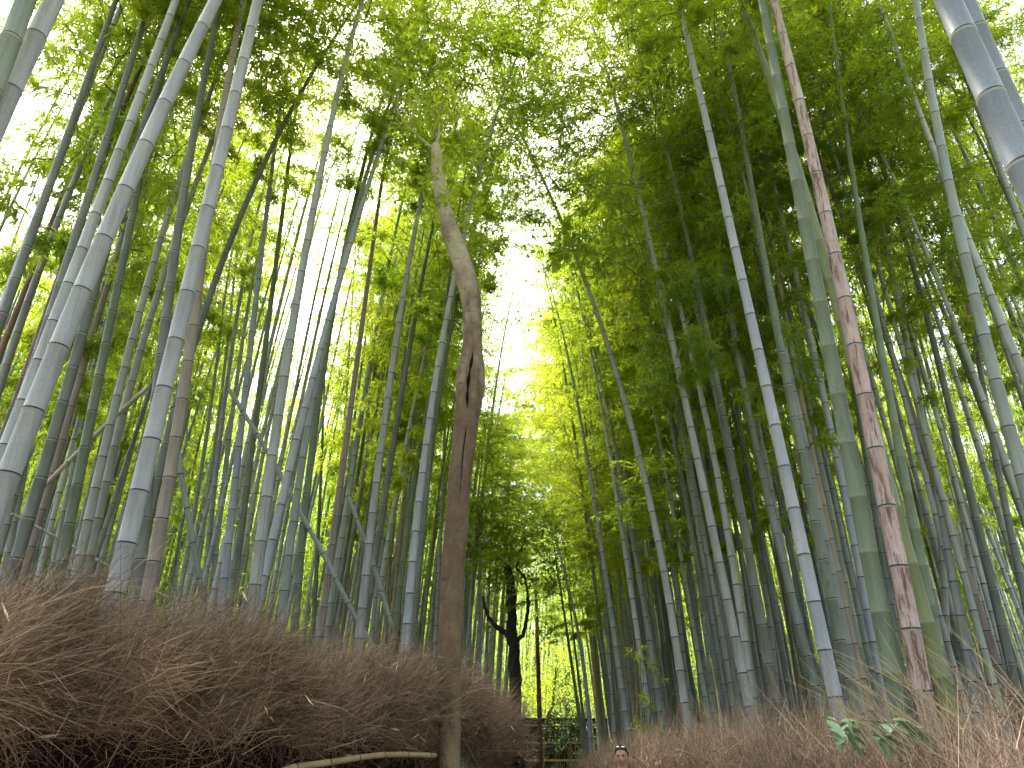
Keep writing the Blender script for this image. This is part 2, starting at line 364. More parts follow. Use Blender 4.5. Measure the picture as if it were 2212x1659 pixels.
# traced culms: tone, width on the sheet at the lowest point, points from low to high, options
TR = [
 ('pale',42,[(10,1069),(80,860),(95,800),(170,640),(250,490),(300,345),(360,210),(415,95),(465,5)]),
 ('pale',27,[(100,740),(135,645),(195,500),(230,410),(290,245),(315,165),(345,85),(380,10)]),
 ('pale',44,[(-60,380),(0,245),(30,175),(75,90),(115,0)]),
 ('green',44,[(-40,250),(10,130),(50,10)]),
 ('dark',22,[(-20,760),(30,610),(60,515),(100,415),(135,325),(165,250),(195,165),(225,65),(250,0)]),
 ('red',15,[(-30,850),(0,765),(30,680),(65,590),(105,500),(165,350),(220,215),(270,85),(305,5)]),
 ('grey',18,[(-10,880),(15,765),(45,690),(90,575),(130,470),(170,370),(215,260)]),
 ('dark',23,[(20,945),(90,750),(135,600),(165,515),(195,425),(220,320),(260,200),(300,65),(328,0)]),
 ('dark',24,[(40,1190),(55,1155),(85,1040),(100,990),(135,880),(155,800),(200,640)]),
 ('green',22,[(135,1230),(145,1150),(165,1055),(180,960),(200,880),(220,800),(240,700),(260,590),(280,480),(305,390),(345,180)]),
 ('dark',25,[(310,1180),(320,1090),(325,855),(350,750),(365,650),(380,540),(395,425),(410,350),(430,250),(445,150),(465,40)]),
 ('pale',38,[(245,1260),(265,1205),(285,1130),(305,1055),(335,955),(355,855),(370,780),(390,700),(425,550),(450,430),(480,300),(510,180),(540,80),(560,0)]),
 ('dark',20,[(300,1205),(310,1150),(325,1080),(350,1005),(380,915),(400,835),(440,685),(480,575),(510,480),(540,410),(575,325),(610,265),(650,200),(700,130)]),
 ('pinkb',27,[(315,1310),(325,1260),(335,1195),(345,1130),(355,1080),(370,1005),(395,895),(412,720),(440,530)]),
 ('grey',20,[(160,1280),(170,1210),(185,1140),(205,1050),(230,960),(255,860),(272,800),(315,615),(340,535),(365,450),(390,390)]),
 ('grey',19,[(190,1260),(197,1180),(210,1100),(225,1030),(255,945),(275,865),(295,800),(325,700),(350,600),(375,525)]),
 ('teal',15,[(50,1290),(65,1230),(85,1150),(100,1090),(120,1005),(135,930),(155,840),(170,770),(185,710),(210,590)]),
 ('teal',13,[(105,1265),(120,1180),(135,1120),(155,1045),(170,955),(190,830),(215,720)]),
 ('red',19,[(0,970),(25,895),(45,845),(60,790),(85,735),(112,645),(150,540)]),
 ('grey',15,[(15,1220),(25,1140),(45,1055),(65,960),(80,870)]),
 ('lav',18,[(480,1295),(487,1230),(495,1155),(505,1055),(520,940),(535,820),(545,725),(560,570),(575,450),(595,320)]),
 ('green',17,[(500,1330),(508,1230),(520,1140),(530,1045),(545,955),(560,860),(575,750),(592,600),(610,475),(625,330)]),
 ('grey',25,[(547,1330),(552,1270),(560,1180),(570,1095),(585,1005),(597,920),(610,840),(628,740),(640,650),(655,580),(670,475),(700,350),(720,235)]),
 ('lav',20,[(560,1310),(577,1220),(590,1155),(605,1080),(625,1005),(650,905),(670,845),(685,800),(705,715),(737,595),(772,475),(802,365),(837,280)]),
 ('teal',19,[(612,1310),(620,1230),(630,1140),(645,1045),(660,955),(680,855),(700,740)]),
 ('green',18,[(640,1300),(655,1155),(665,1050),(675,955),(690,850),(705,760)]),
 ('mott',11,[(675,1380),(680,1280),(690,1130),(695,1005),(698,840),(705,720)]),
 ('pinkb',17,[(692,1370),(700,1305),(710,1230),(722,1140),(735,1055),(750,930),(767,820),(792,625),(817,445)]),
 ('tan',10,[(730,1100),(745,940),(750,820),(762,600),(772,490)]),
 ('teal',11,[(420,1265),(430,1210),(440,1140),(450,1040),(465,970),(480,840),(497,700),(505,600)]),
 ('teal',13,[(445,1240),(450,1180),(460,1070),(475,960),(485,860),(500,760)]),
 ('teal',11,[(395,1250),(405,1180),(420,1110),(435,1020),(450,915),(465,800),(480,690)]),
 ('grey',8,[(380,1230),(390,1155),(395,1055),(402,955),(410,840),(420,700)]),
 ('grey',13,[(457,1280),(465,1210),(475,1110),(490,980),(505,880),(520,760)]),
 ('grey',19,[(779,1380),(787,1255),(797,1155),(810,1055),(825,955),(838,855),(850,780),(867,670),(887,555),(907,435)]),
 ('teal',11,[(735,1120),(742,1070),(762,970),(787,845),(797,820),(827,700),(857,590),(882,485)]),
 ('lav',19,[(877,1405),(882,1305),(889,1230),(899,1140),(909,1040),(924,945),(937,845),(945,800),(962,710),(982,595)]),
 ('green',15,[(894,1395),(899,1280),(909,1180),(922,1070),(932,970),(945,870),(967,750),(989,635)]),
 ('green',14,[(854,1380),(867,1230),(882,1130),(902,995),(927,880),(945,780)]),
 ('pale',10,[(942,1380),(944,1305),(952,1155),(959,980),(964,840),(968,700)]),
 ('red',9,[(862,1350),(869,1130),(877,1040),(887,840),(893,700)]),
 ('pale',7,[(815,1340),(824,1255),(837,1130),(847,980),(864,860),(875,780)]),
 ('green',10,[(785,1200),(792,1080),(797,860),(803,700)]),
 ('pale',9,[(1002,1380),(1007,1280),(1017,1130),(1027,1015),(1047,920),(1067,830)]),
 ('teal',10,[(1014,1420),(1017,1305),(1024,1180),(1037,1045),(1045,950)]),
 ('grey',10,[(1037,1455),(1032,1330),(1037,1205),(1047,1055),(1052,960)]),
 ('grey',9,[(1050,1430),(1052,1380),(1057,1255),(1062,1110),(1066,1000)]),
 ('teal',9,[(1077,1505),(1082,1400),(1087,1280),(1097,1110),(1102,1000)]),
 ('teal',7,[(1090,1500),(1097,1455),(1109,1355),(1118,1250)]),
 ('lav',11,[(1275,1600),(1272,1540),(1259,1420),(1242,1330),(1222,1250),(1202,1170)]),
 ('pinkb',11,[(1354,1620),(1352,1600),(1334,1480),(1327,1380),(1312,1290),(1294,1210),(1277,1140),(1257,1055),(1227,945)]),
 ('tan',9,[(1380,1600),(1370,1400),(1354,1230),(1342,1150),(1327,1090),(1297,995),(1274,930),(1250,850)]),
 ('grey',17,[(1478,1480),(1467,1405),(1447,1280),(1422,1180),(1397,1090),(1377,1015),(1362,930),(1342,850),(1337,820),(1317,750),(1297,675),(1277,625),(1247,560),(1222,485),(1187,415),(1152,345),(1117,285)]),
 ('pale',12,[(1435,1600),(1432,1595),(1422,1505),(1402,1380),(1387,1280),(1372,1180),(1357,1110),(1337,1030),(1322,940),(1300,820)]),
 ('grey',11,[(1415,1560),(1407,1480),(1395,1330),(1382,1210),(1362,1110),(1344,1000),(1325,880)]),
 ('grey',10,[(1395,1500),(1385,1300),(1362,1050),(1340,860),(1307,700),(1292,620),(1272,540),(1257,450)]),
 ('grey',17,[(1680,1530),(1660,1410),(1640,1310),(1615,1200),(1595,1090),(1575,995),(1555,895),(1540,830),(1520,740),(1505,670),(1490,615),(1475,535),(1457,450),(1432,360),(1407,270),(1382,185),(1357,120),(1327,20)]),
 ('pale',17,[(1635,1520),(1615,1395),(1595,1290),(1580,1205),(1560,1130),(1547,1030),(1535,955),(1520,880),(1505,830),(1485,715),(1467,645),(1452,580),(1432,500),(1407,435),(1382,360),(1347,285)]),
 ('lav',28,[(1815,1550),(1805,1510),(1785,1415),(1765,1330),(1745,1245),(1730,1165),(1710,1080),(1690,995),(1670,905),(1650,825),(1630,725),(1610,635),(1590,540),(1570,440),(1545,350),(1530,280),(1515,210),(1500,150),(1485,85),(1465,0)]),
 ('lav',18,[(1915,1530),(1900,1445),(1880,1355),(1865,1270),(1850,1190),(1830,1095),(1815,1020),(1795,925),(1775,840),(1760,765),(1740,675),(1715,575),(1690,475),(1665,385),(1640,280),(1610,160),(1585,75),(1565,0)]),
 ('olive',38,[(1950,1545),(1925,1455),(1905,1355),(1890,1255),(1870,1155),(1850,1050),(1825,940),(1805,845),(1800,770),(1775,650),(1750,525),(1725,415),(1700,285),(1675,190),(1665,100),(1650,0)]),
 ('pink',38,[(2005,1565),(1985,1455),(1965,1340),(1940,1230),(1920,1120),(1900,1015),(1880,910),(1860,820),(1835,705),(1815,600),(1795,500),(1770,400),(1747,310),(1725,220),(1705,130),(1682,45),(1672,0)]),
 ('moss',31,[(2060,1545),(2030,1470),(2005,1390),(1985,1305),(1965,1220),(1945,1130),(1925,1030),(1875,870),(1825,735),(1800,665),(1785,575),(1760,500),(1740,400)]),
 ('olive',21,[(2050,1450),(2015,1330),(1990,1255),(1975,1170),(1960,1080),(1945,995),(1930,895),(1915,825),(1900,735),(1885,640),(1870,560),(1855,450),(1840,350),(1825,250),(1810,170),(1795,50)]),
 ('pale',17,[(2105,1500),(2100,1480),(2085,1395),(2070,1305),(2055,1230),(2035,1130),(2025,1055),(2010,980),(1995,895),(1975,825),(1965,775),(1950,700),(1930,600),(1915,540),(1900,465),(1885,400),(1870,325),(1845,235),(1825,140),(1805,40)]),
 ('dark',9,[(1830,620),(1815,525),(1790,400),(1775,300),(1765,150),(1760,0)]),
 ('grey',11,[(2000,900),(1980,810),(1970,725),(1955,600),(1945,500),(1930,390),(1915,240),(1900,90)]),
 ('pale',21,[(2290,1010),(2205,800),(2175,715),(2145,640),(2120,580),(2085,500),(2055,425),(2025,350),(2000,290),(1975,225),(1945,135),(1925,60)]),
 ('teal',27,[(2225,1090),(2212,1055),(2200,1005),(2180,930),(2160,845),(2155,820),(2130,740),(2100,625),(2075,525),(2055,425),(2035,320),(2015,225),(1995,115),(1980,0)]),
 ('slate',64,[(2300,555),(2240,430),(2195,330),(2140,205),(2082,75),(2047,0)]),
 ('slate',40,[(2290,440),(2212,280),(2175,200),(2130,100),(2095,15)]),
 ('grey',17,[(2250,600),(2212,500),(2190,450),(2165,375),(2140,310)]),
 ('dark',12,[(2230,680),(2200,600),(2170,500),(2140,400),(2095,240)]),
 ('grey',15,[(2225,1330),(2205,1255),(2185,1180),(2170,1095),(2155,1005),(2140,905),(2125,835),(2105,740)]),
 ('dark',17,[(2180,1430),(2170,1380),(2150,1280),(2120,1180),(2100,1080),(2075,980),(2050,880),(2030,790)]),
 ('grey',14,[(2046,1470),(2042,1380),(2040,1280),(2035,1180),(2020,1055),(2000,940)]),
 ('mott',23,[(1852,1545),(1830,1455),(1810,1355),(1790,1270),(1770,1180),(1750,1080),(1730,980),(1715,895),(1695,830),(1690,750),(1670,650),(1650,550),(1630,450),(1610,325)]),
 ('tan',18,[(1875,1550),(1860,1455),(1840,1370),(1820,1270),(1800,1190),(1785,1110),(1765,1020),(1745,930),(1720,830),(1705,750),(1685,650),(1665,475)]),
 ('grey',16,[(1840,1350),(1815,1205),(1800,1115),(1775,1015),(1755,930),(1735,830),(1718,730)]),
 ('teal',18,[(1770,1515),(1750,1455),(1730,1355),(1710,1280),(1690,1205),(1670,1120),(1655,1035),(1635,970),(1620,915),(1605,830),(1595,775),(1575,675),(1560,575),(1545,450),(1525,300)]),
 ('grey',12,[(1675,1500),(1672,1430),(1665,1330),(1650,1230),(1635,1130),(1620,1045),(1600,930),(1580,830),(1565,730)]),
 ('tan',10,[(1735,1550),(1730,1530),(1720,1455),(1705,1355),(1690,1255),(1675,1170),(1660,1090)]),
 ('grey',13,[(1602,1555),(1595,1455),(1575,1330),(1555,1230),(1540,1130),(1525,1030),(1505,930),(1485,830),(1465,730)]),
 ('pale',8,[(1542,1555),(1530,1405),(1515,1280),(1495,1150),(1475,1030),(1455,900)]),
 ('mott',13,[(1750,1400),(1715,1230),(1695,1130),(1675,1030),(1650,930),(1630,840)]),
 ('teal',14,[(1945,1450),(1940,1405),(1925,1305),(1910,1230),(1895,1130),(1880,1045),(1865,955),(1845,845),(1830,760)]),
 ('grey',13,[(1900,1540),(1895,1505),(1875,1405),(1855,1330),(1835,1220),(1815,1140),(1795,1055),(1775,955),(1755,860)]),
 ('green',10,[(1250,1560),(1235,1400),(1215,1290),(1195,1190)]),
 ('green',8,[(1262,1600),(1250,1420),(1230,1280),(1212,1180)]),
 ('grey',12,[(2140,1500),(2125,1400),(2110,1290),(2090,1180),(2065,1060),(2045,960)]),
 ('green',9,[(1460,1560),(1445,1400),(1420,1200),(1400,1050),(1380,900)]),
 ('dark',12,[(1520,1540),(1500,1350),(1480,1150),(1460,950),(1440,780),(1430,700)]),
]
WORDS = {'slate': 'slate blue', 'pale': 'pale grey', 'lav': 'bluish lavender', 'grey': 'grey', 'teal': 'blue-green', 'green': 'green', 'olive': 'mottled olive', 'moss': 'yellowish green',
         'dark': 'dark green-grey', 'mott': 'blotchy grey-green', 'tan': 'tan', 'pinkb': 'pinkish brown', 'red': 'reddish brown', 'pink': 'pink brown-blotched'}
SPECIAL = {0: 'thick pale grey bamboo slanting from the left photo edge, nearest of the left side', 12: 'dark slanting bamboo with side branches crossing the thick pale one',
 11: 'thick waxy grey bamboo left of the pinkish brown one, reaching the top edge', 13: 'pinkish brown bamboo beside the thick waxy grey one on the left',
 2: 'thick pale bamboo crossing the top left corner', 3: 'thick green bamboo filling the very top left corner'}
GAPS = [(1112, 650, 50, 88, .9), (690, 655, 45, 70, .5), (1160, 890, 14, 50, .5), (1265, 380, 20, 15, .8)]
def gap_hit(p, rad=1.2, f=1.0):
    q = proj(p); d = math.dist(p, (0, 0, EYE)); rp = rad*F*2.16/d*.45
    return any(((q[0]-a)/(c*f+rp*k))**2+((q[1]-b)/(e*f+rp*k))**2 < 1 for a, b, c, e, k in GAPS)
def leaf_share(me, M):
    """share of a crown's leaves that would stand in the open sky between the two sides of the grove"""
    n = len(me.vertices); k = max(1, n//400); co = np.empty(n*3, dtype=np.float32); me.vertices.foreach_get('co', co); co = co.reshape(-1, 3)[::k]
    A = np.array(M); P_ = co@A[:3, :3].T+A[:3, 3]; hit = 0
    y, z = P_[:, 1], P_[:, 2]-EYE; f = np.maximum(y*CP+z*SP, .1); X = (P_[:, 0]/f*F+512)*2.1602; Y = (384-(-y*SP+z*CP)/f*F)*2.1602
    ok = np.zeros(len(co), bool)
    for a, b, c, e, _ in GAPS[:2]: ok |= ((X-a)/c)**2+((Y-b)/e)**2 < 1
    return ok.mean()
NB = 0
def traced(idx, tone, w, pts):
    global NB
    dia = .088+.00085*w
    dist0 = dia*F*2.1602/w                     # slant distance at the lowest traced point
    d = ray(*pts[0]); d = d/np.linalg.norm(d); p = np.array([0, 0, EYE])+d*dist0
    W_ = [p]
    for q in pts[1:]:
        d = ray(*q); h2 = d[0]**2+d[1]**2; t = (p[0]*d[0]+p[1]*d[1])/h2
        p = np.array([0, 0, EYE])+d*t; W_.append(p)
    W_ = np.array(W_); z = W_[:, 2]
    deg = 2 if len(z) > 4 else 1
    fx = np.polyfit(z, W_[:, 0], deg); fy = np.polyfit(z, W_[:, 1], deg)
    g = float(ground_z(np.polyval(fx, z[0]), np.polyval(fy, z[0])))-.15
    side = -1 if W_[0][0] < xc(W_[0][1]) else 1
    H = g+random.uniform(12.8, 14.5)+14*(dia-.09)
    zt = max(z[-1]+1.2, 0); zlow = z[0]
    Z1 = np.linspace(zlow, z[-1], 14)
    X1 = np.polyval(fx, Z1); Y1 = np.polyval(fy, Z1)
    m0 = ((X1[1]-X1[0])/(Z1[1]-Z1[0]), (Y1[1]-Y1[0])/(Z1[1]-Z1[0])); m1 = ((X1[-1]-X1[-2])/(Z1[-1]-Z1[-2]), (Y1[-1]-Y1[-2])/(Z1[-1]-Z1[-2]))
    pts3 = []
    if zlow-g > .1:
        for zz in np.linspace(g, zlow, 5)[:-1]: pts3.append((X1[0]+m0[0]*(zz-zlow), Y1[0]+m0[1]*(zz-zlow), zz))
    pts3 += list(zip(X1, Y1, Z1))
    H = max(H, z[-1]+1.5)
    tx, ty = X1[-1]+m1[0]*(H-z[-1]), Y1[-1]+m1[1]*(H-z[-1])
    if any(gap_hit((X1[-1]*(1-q)+tx*q, Y1[-1]*(1-q)+ty*q, z[-1]*(1-q)+H*q), .8, 1) for q in (.3, .6, 1)): H = z[-1]+.9
    rem = H-z[-1]
    m1x = max(-.45, min(.45, m1[0])); m1y = max(-.3, min(.3, m1[1]))
    if 'R' in str(idx): pass
    for u in np.linspace(0, 1, 12)[1:]:
        zz = z[-1]+rem*(u-.10*u*u*u); arch = -side*.10*rem*u*u
        pts3.append((X1[-1]+m1x*rem*u+arch, Y1[-1]+m1y*rem*u, zz))
    P = np.array(pts3)
    # resample evenly
    S = np.concatenate([[0], np.cumsum(np.linalg.norm(np.diff(P, axis=0), axis=1))]); s = np.linspace(0, S[-1], 40)
    P = np.stack([np.interp(s, S, P[:, k]) for k in range(3)], 1)
    root = empty('bamboo', P[0])
    me = culm_mesh(P-P[0], dia/2*1.03, tone, 16 if w > 22 else 10, tone in ('olive', 'moss'), seed=idx)
    link('culm', me, root)
    s0 = .60 if dia < .105 else .64
    for s0_, rr_, th_ in ((s0, random.uniform(.9, 1.1), idx % 3 == 0), (s0, .7, True), (.72, .55, True), (.8, .4, True), (.86, .3, True)):
        a = P[int(s0_*39)]; b = P[38]; ax = Vector(b-a); q = Vector((0, 0, 1)).rotation_difference(ax) @ Quaternion((0, 0, 1), (idx*3+1)*2.399)
        lm_ = (THIN if th_ else CROWNS)[(idx*3+1) % (3 if th_ else 7)][1]
        if leaf_share(lm_, Matrix.LocRotScale(Vector(a), q, Vector((rr_, rr_, ax.length/6)))) < .02: break
    put_crown(root, P, s0_, .995, idx*3+1, r=rr_, thin=th_)
    root['_px'] = float(pts[0][0]); root['_tone'] = tone; root['_w'] = w; root['_side'] = side
    NB += 1
    return root, P
ROOTS = []
for i, (tone, w, pts) in enumerate(TR):
    ROOTS.append(traced(i, tone, w, pts)[0])
# labels: ordinal within colour and side
def ordn(n):
    a = ['', 'first', 'second', 'third', 'fourth', 'fifth', 'sixth', 'seventh', 'eighth', 'ninth', 'tenth', 'eleventh', 'twelfth', 'thirteenth', 'fourteenth', 'fifteenth', 'sixteenth', 'seventeenth', 'eighteenth', 'nineteenth']
    if n < 20: return a[n]
    t, u = divmod(n, 10); w = {2: 'twent', 3: 'thirt', 4: 'fort', 5: 'fift'}[t]
    return w+'ieth' if u == 0 else w+'y-'+a[u]
for tone in WORDS:
    for side, sn in ((-1, 'left'), (1, 'right')):
        rs = sorted([(r['_px'], i) for i, r in enumerate(ROOTS) if r['_tone'] == tone and r['_side'] == side])
        for k, (_, i) in enumerate(rs):
            r = ROOTS[i]; th = 'thick' if r['_w'] > 24 else ('slender' if r['_w'] < 13 else 'middling')
            if i in SPECIAL: lab = SPECIAL[i]
            elif len(rs) == 1: lab = f'{th} {WORDS[tone]} bamboo, only one of its colour by the {sn} path edge'
            else: lab = f'{WORDS[tone]} bamboo in front rows {sn} of the path, {ordn(k+1)} such from left'
            tag(r, lab, 'bamboo', f'front bamboo {sn} of the path')
for r in ROOTS:
    for k in ('_px', '_tone', '_w', '_side'): del r[k]

# ------------------------------------------------------------------ grove behind: individual culms, sharing shapes
SHAPES = []
for k in range(5):
    Hh = [12.5, 13.5, 12, 14, 13][k]; b = [.9, 1.3, .6, 1.1, .4][k]
    s = np.linspace(0, 1, 34); P = np.stack([b*s+(.5+.3*k/5)*s**4, .18*np.sin(s*2.6+k)*s, Hh*(s-.03*s**5)], 1)
    SHAPES.append((P, {}))
def shape_mesh(k, tone):
    P, c = SHAPES[k]
    if tone not in c: c[tone] = culm_mesh(P, .052-.004*(k % 3), tone, 8, False, seed=900+k)
    return c[tone]
N_FILL = 300-NB
placed = []
fr = random.Random(5)
tries = 0
FT = ['grey', 'teal', 'grey', 'dark', 'green', 'mott', 'pale', 'tan', 'grey', 'dark', 'lav', 'pinkb']
while len(placed) < 600 and tries < 20000:
    tries += 1
    side = -1 if fr.random() < .43 else 1
    y = 7+24*fr.random()**1.15
    edge = xl(y) if side < 0 else xr(y)
    off = .25+(fr.expovariate(1/2.6) if fr.random() < .62 else fr.uniform(0, 13))
    x = edge+side*off
    dist = math.hypot(x, y)
    if dist < 9.0 or dist > 34 or abs(x) > .74*y+1.0: continue
    if any((x-a)**2+(y-b)**2 < .26**2 for a, b, *_ in placed): continue
    sx, sy = proj((x-side*1.0, y, 11.0)); 
    g_ = float(ground_z(x, y))
    if any(gap_hit((x-side*q*1.3, y, g_+13.5*q), 1.2, 1.0) for q in (.55, .65, .75, .85, .95, 1.05)): continue
    placed.append((x, y, side, dist))
FL = []
for i, (x, y, side, dist) in enumerate(placed):
    if len(FL) >= N_FILL: break
    k = fr.randrange(5); tone = fr.choice(FT)
    g = float(ground_z(x, y))-.1
    rz = (0 if side < 0 else math.pi)+fr.uniform(-.7, .7); sc = fr.uniform(.85, 1.18); sz = fr.uniform(.9, 1.12)
    RM = Matrix.LocRotScale(Vector((x, y, g)), Matrix.Rotation(rz, 3, 'Z'), Vector((sc, sc, sz)))
    P = SHAPES[k][0]; n = len(P); s0 = fr.choice([.36, .44, .52]); a = P[int(s0*(n-1))]; b = P[-1]
    ax = Vector(b-a); q = Vector((0, 0, 1)).rotation_difference(ax) @ Quaternion((0, 0, 1), i*2.4)
    tw, lv = CROWNS[fr.randrange(7)] if fr.random() < .55 else THIN[fr.randrange(3)]; rr = fr.uniform(.85, 1.2)
    if leaf_share(lv, RM @ Matrix.LocRotScale(Vector(a), q, Vector((rr, rr, ax.length/6)))) > .02: continue
    root = empty('bamboo', (x, y, g)); root.rotation_euler = (0, 0, rz); root.scale = (sc, sc, sz)
    link('culm', shape_mesh(k, tone), root)
    for nm, me in (('branches', tw), ('foliage', lv)):
        o = link(nm, me, root); o.location = a; o.rotation_mode = 'QUATERNION'; o.rotation_quaternion = q
        o.scale = (rr, rr, ax.length/6)
    band = 'near' if dist < 16 else ('middle' if dist < 24 else 'far')
    sn = 'left' if side < 0 else 'right'
    where = {'near': 'just behind the front rows', 'middle': 'deep among the grove', 'far': 'far back in the grove'}[band]
    FL.append((tone, where, sn, proj((x, y, g+1))[0], root))
    tag(root, None, 'bamboo', f'bamboo {where} {sn} of the path')
for key in sorted({f[:3] for f in FL}):
    rs = sorted([f for f in FL if f[:3] == key], key=lambda f: f[3])
    for k, f in enumerate(rs):
        f[4]['label'] = (f'{WORDS[key[0]]} bamboo {key[1]} {key[2]} of path, ' + (f'{ordn(k+1)} such from left' if len(rs) > 1 else 'the only such one'))

# ------------------------------------------------------------------ far grove as one mass
SHP = []
for k_ in range(5):
    me_ = culm_mesh(SHAPES[k_][0], .050-.004*(k_ % 3), 'grey', 6, False, seed=950+k_)
    co_ = np.empty(len(me_.vertices)*3); me_.vertices.foreach_get('co', co_); q_ = np.empty(len(me_.polygons)*4, dtype=np.int32); me_.polygons.foreach_get('vertices', q_)
    mi_ = np.empty(len(me_.polygons), dtype=np.int32); me_.polygons.foreach_get('material_index', mi_); SHP.append((co_.reshape(-1, 3), q_.reshape(-1, 4), mi_)); bpy.data.meshes.remove(me_)
def far_grove():
    nadd = 0
    r = np.random.default_rng(77); cm = MB(); LC = []; LD = []; LT = []
    for i in range(1650):
        y = r.uniform(16, 95); side = -1 if r.random() < .5 else 1
        x = xc(min(y, 60))+side*r.uniform(1.5, 80)
        if i >= 1150: y = r.uniform(16, 46); x = xc(y)+side*r.uniform(6, 30) if r.random() < .45 else xc(y)-r.uniform(5, 26)
        if y > 40 and r.random() < .5: x = xc(y)+r.normal(0, 14)
        d = math.hypot(x, y)
        if (d < 36 and not (d > 22 and abs(x-xc(y)) > 6)) or abs(x) > .8*y+4: continue
        g = float(ground_z(x, y)); H = r.uniform(11, 14.5)
        lean = -np.sign(x-xc(y))*r.uniform(.2, 1.6); s = np.linspace(0, 1, 5)
        P = np.stack([x+lean*s**1.5, y+0*s, g+H*s], 1)
        if any(gap_hit(P[-1]*(1-q)+P[1]*q, 1.2, .8) for q in (0, .3, .6)): continue
        cm.tube(P, np.linspace(.055, .02, 5), 5, False)
        n = 1000 if d < 45 else 800; z = r.uniform(.28, 1, n); rr = 1.7*np.sqrt(r.uniform(0, 1, n))*(1.1-z*.5); a = r.uniform(0, 6.283, n)
        # leaves gathered in clumps
        cl = r.integers(0, 60, n); cz = r.uniform(.10 if d > 45 else .25, 1, 60); ca = r.uniform(0, 6.283, 60); cr = 1.6*np.sqrt(r.uniform(.1, 1, 60))*(1.15-cz*.6)
        px = np.interp(cz[cl], s, P[:, 0])+cr[cl]*np.cos(ca[cl])+r.normal(0, .28, n)
        py = np.interp(cz[cl], s, P[:, 1])+cr[cl]*np.sin(ca[cl])+r.normal(0, .28, n)
        pz = g+H*cz[cl]+r.normal(0, .22, n)
        LC.append(np.stack([px, py, pz], 1)); dd = r.normal(size=(n, 3))+[0, 0, -.4]; LD.append(dd/np.linalg.norm(dd, axis=1)[:, None])
        LT.append(np.clip(r.uniform(0, 1)*.5+.5*r.uniform(0, 1, 60)[cl], 0, 1))
    for i in range(1400):
        side = -1 if r.random() < .45 else 1; y = r.uniform(8, 34); e_ = xl(y) if side < 0 else xr(y)
        x = e_+side*(.4+r.exponential(3.2) if r.random() < .6 else r.uniform(.4, 16)); d = math.hypot(x, y)
        if d < 11 or d > 36 or abs(x) > .74*y+1.5: continue
        if nadd >= 420: break
        nadd += 1
        sm = SHP[int(r.integers(0, 5))]; rz = (0 if side < 0 else math.pi)+r.uniform(-.7, .7); cr, sr = math.cos(rz), math.sin(rz); k = r.uniform(.7, 1.1)
        V = sm[0]*[k, k, r.uniform(.85, 1.05)]; V = np.stack([V[:, 0]*cr-V[:, 1]*sr+x, V[:, 0]*sr+V[:, 1]*cr+y, V[:, 2]+float(ground_z(x, y))-.1], 1)
        cm.add(V, sm[1]); tn = int(r.integers(0, 6)); cm.mq[-1] = np.where(sm[2] == 1, 6, np.where(sm[2] == 2, 7, tn))
    for i in range(3200):
        y = r.uniform(12, 75); side = -1 if r.random() < .5 else 1; x = xc(min(y, 60))+side*r.uniform(3.5, 45); d = math.hypot(x, y)
        if d < 21 or abs(x) > .8*y+4: continue
        g = float(ground_z(x, y)); H = r.uniform(9, 12); lean = -np.sign(x-xc(y))*r.uniform(0, 1.5); s = np.linspace(0, 1, 4)
        cm.tube(np.stack([x+lean*s**1.5, y+0*s, g+H*s], 1), np.linspace(.05, .02, 4)*r.uniform(.7, 1.1), 5, False, m=int(r.integers(0, 3)))
    culms = cm.build('far_culms', [TONES['dark'], TONES['mott'], TONES['grey'], TONES['teal'], TONES['pale'], TONES['grey'], NODE_DARK, NODE_PALE], True)
    lv = leaves_mesh('far_leaves', np.vstack(LC), np.vstack(LD), .20, .038, LEAF, np.concatenate(LT), rng=r)
    root = empty('bamboo_grove', (0, 60, 0))
    tag(root, 'far mass of the bamboo grove beyond the end of the path', 'grove', kind='stuff')
    for nm, me in (('culms', culms), ('foliage', lv)):
        o = link(nm, me, root); o.location = (0, -60, 0)
        o['kind'] = 'stuff'
far_grove()
def rear_grove():  # out of view; added to shade the culms and the fence fronts
    r = np.random.default_rng(88); cm = MB(); LC = []; LD = []; LT = []
    for i in range(85):
        y = r.uniform(-16, 3); side = -1 if r.random() < .5 else 1
        e = xl(y) if side < 0 else xr(y); x = e+side*r.uniform(.3, 9)
        if abs(x) < .72*y+2.5: continue
        g = float(ground_z(x, y)); H = r.uniform(12, 14.5); s = np.linspace(0, 1, 8)
        P = np.stack([x-side*r.uniform(.5, 2.2)*s**1.6, y+0*s, g+H*s], 1); cm.tube(P, np.linspace(.055, .015, 8), 6, False)
        n = 2600; cl = r.integers(0, 110, n); cz = r.uniform(.42, 1, 110); ca = r.uniform(0, 6.283, 110); cr = 1.7*np.sqrt(r.uniform(.02, 1, 110))*(1.2-cz*.7)
        LC.append(np.stack([np.interp(cz[cl], s, P[:, 0])+cr[cl]*np.cos(ca[cl])+r.normal(0, .22, n), y+cr[cl]*np.sin(ca[cl])+r.normal(0, .22, n), g+H*cz[cl]+r.normal(0, .18, n)], 1))
        dd = r.normal(size=(n, 3))+[0, 0, -.4]; LD.append(dd/np.linalg.norm(dd, axis=1)[:, None]); LT.append(np.clip(r.uniform(0, .5)+.5*r.uniform(0, 1, 110)[cl], 0, 1))
    root = empty('bamboo_grove', (0, -8, 0)); tag(root, 'unseen continuation of the bamboo grove on both sides behind the viewer', 'grove', kind='stuff')
    for nm, me in (('culms', cm.build('rear_culms', [TONES['grey']], True)), ('foliage', leaves_mesh('rear_leaves', np.vstack(LC), np.vstack(LD), .16, .034, LEAF, np.concatenate(LT), rng=r))):
        o = link(nm, me, root); o.location = (0, 8, 0); o['kind'] = 'stuff'
rear_grove()

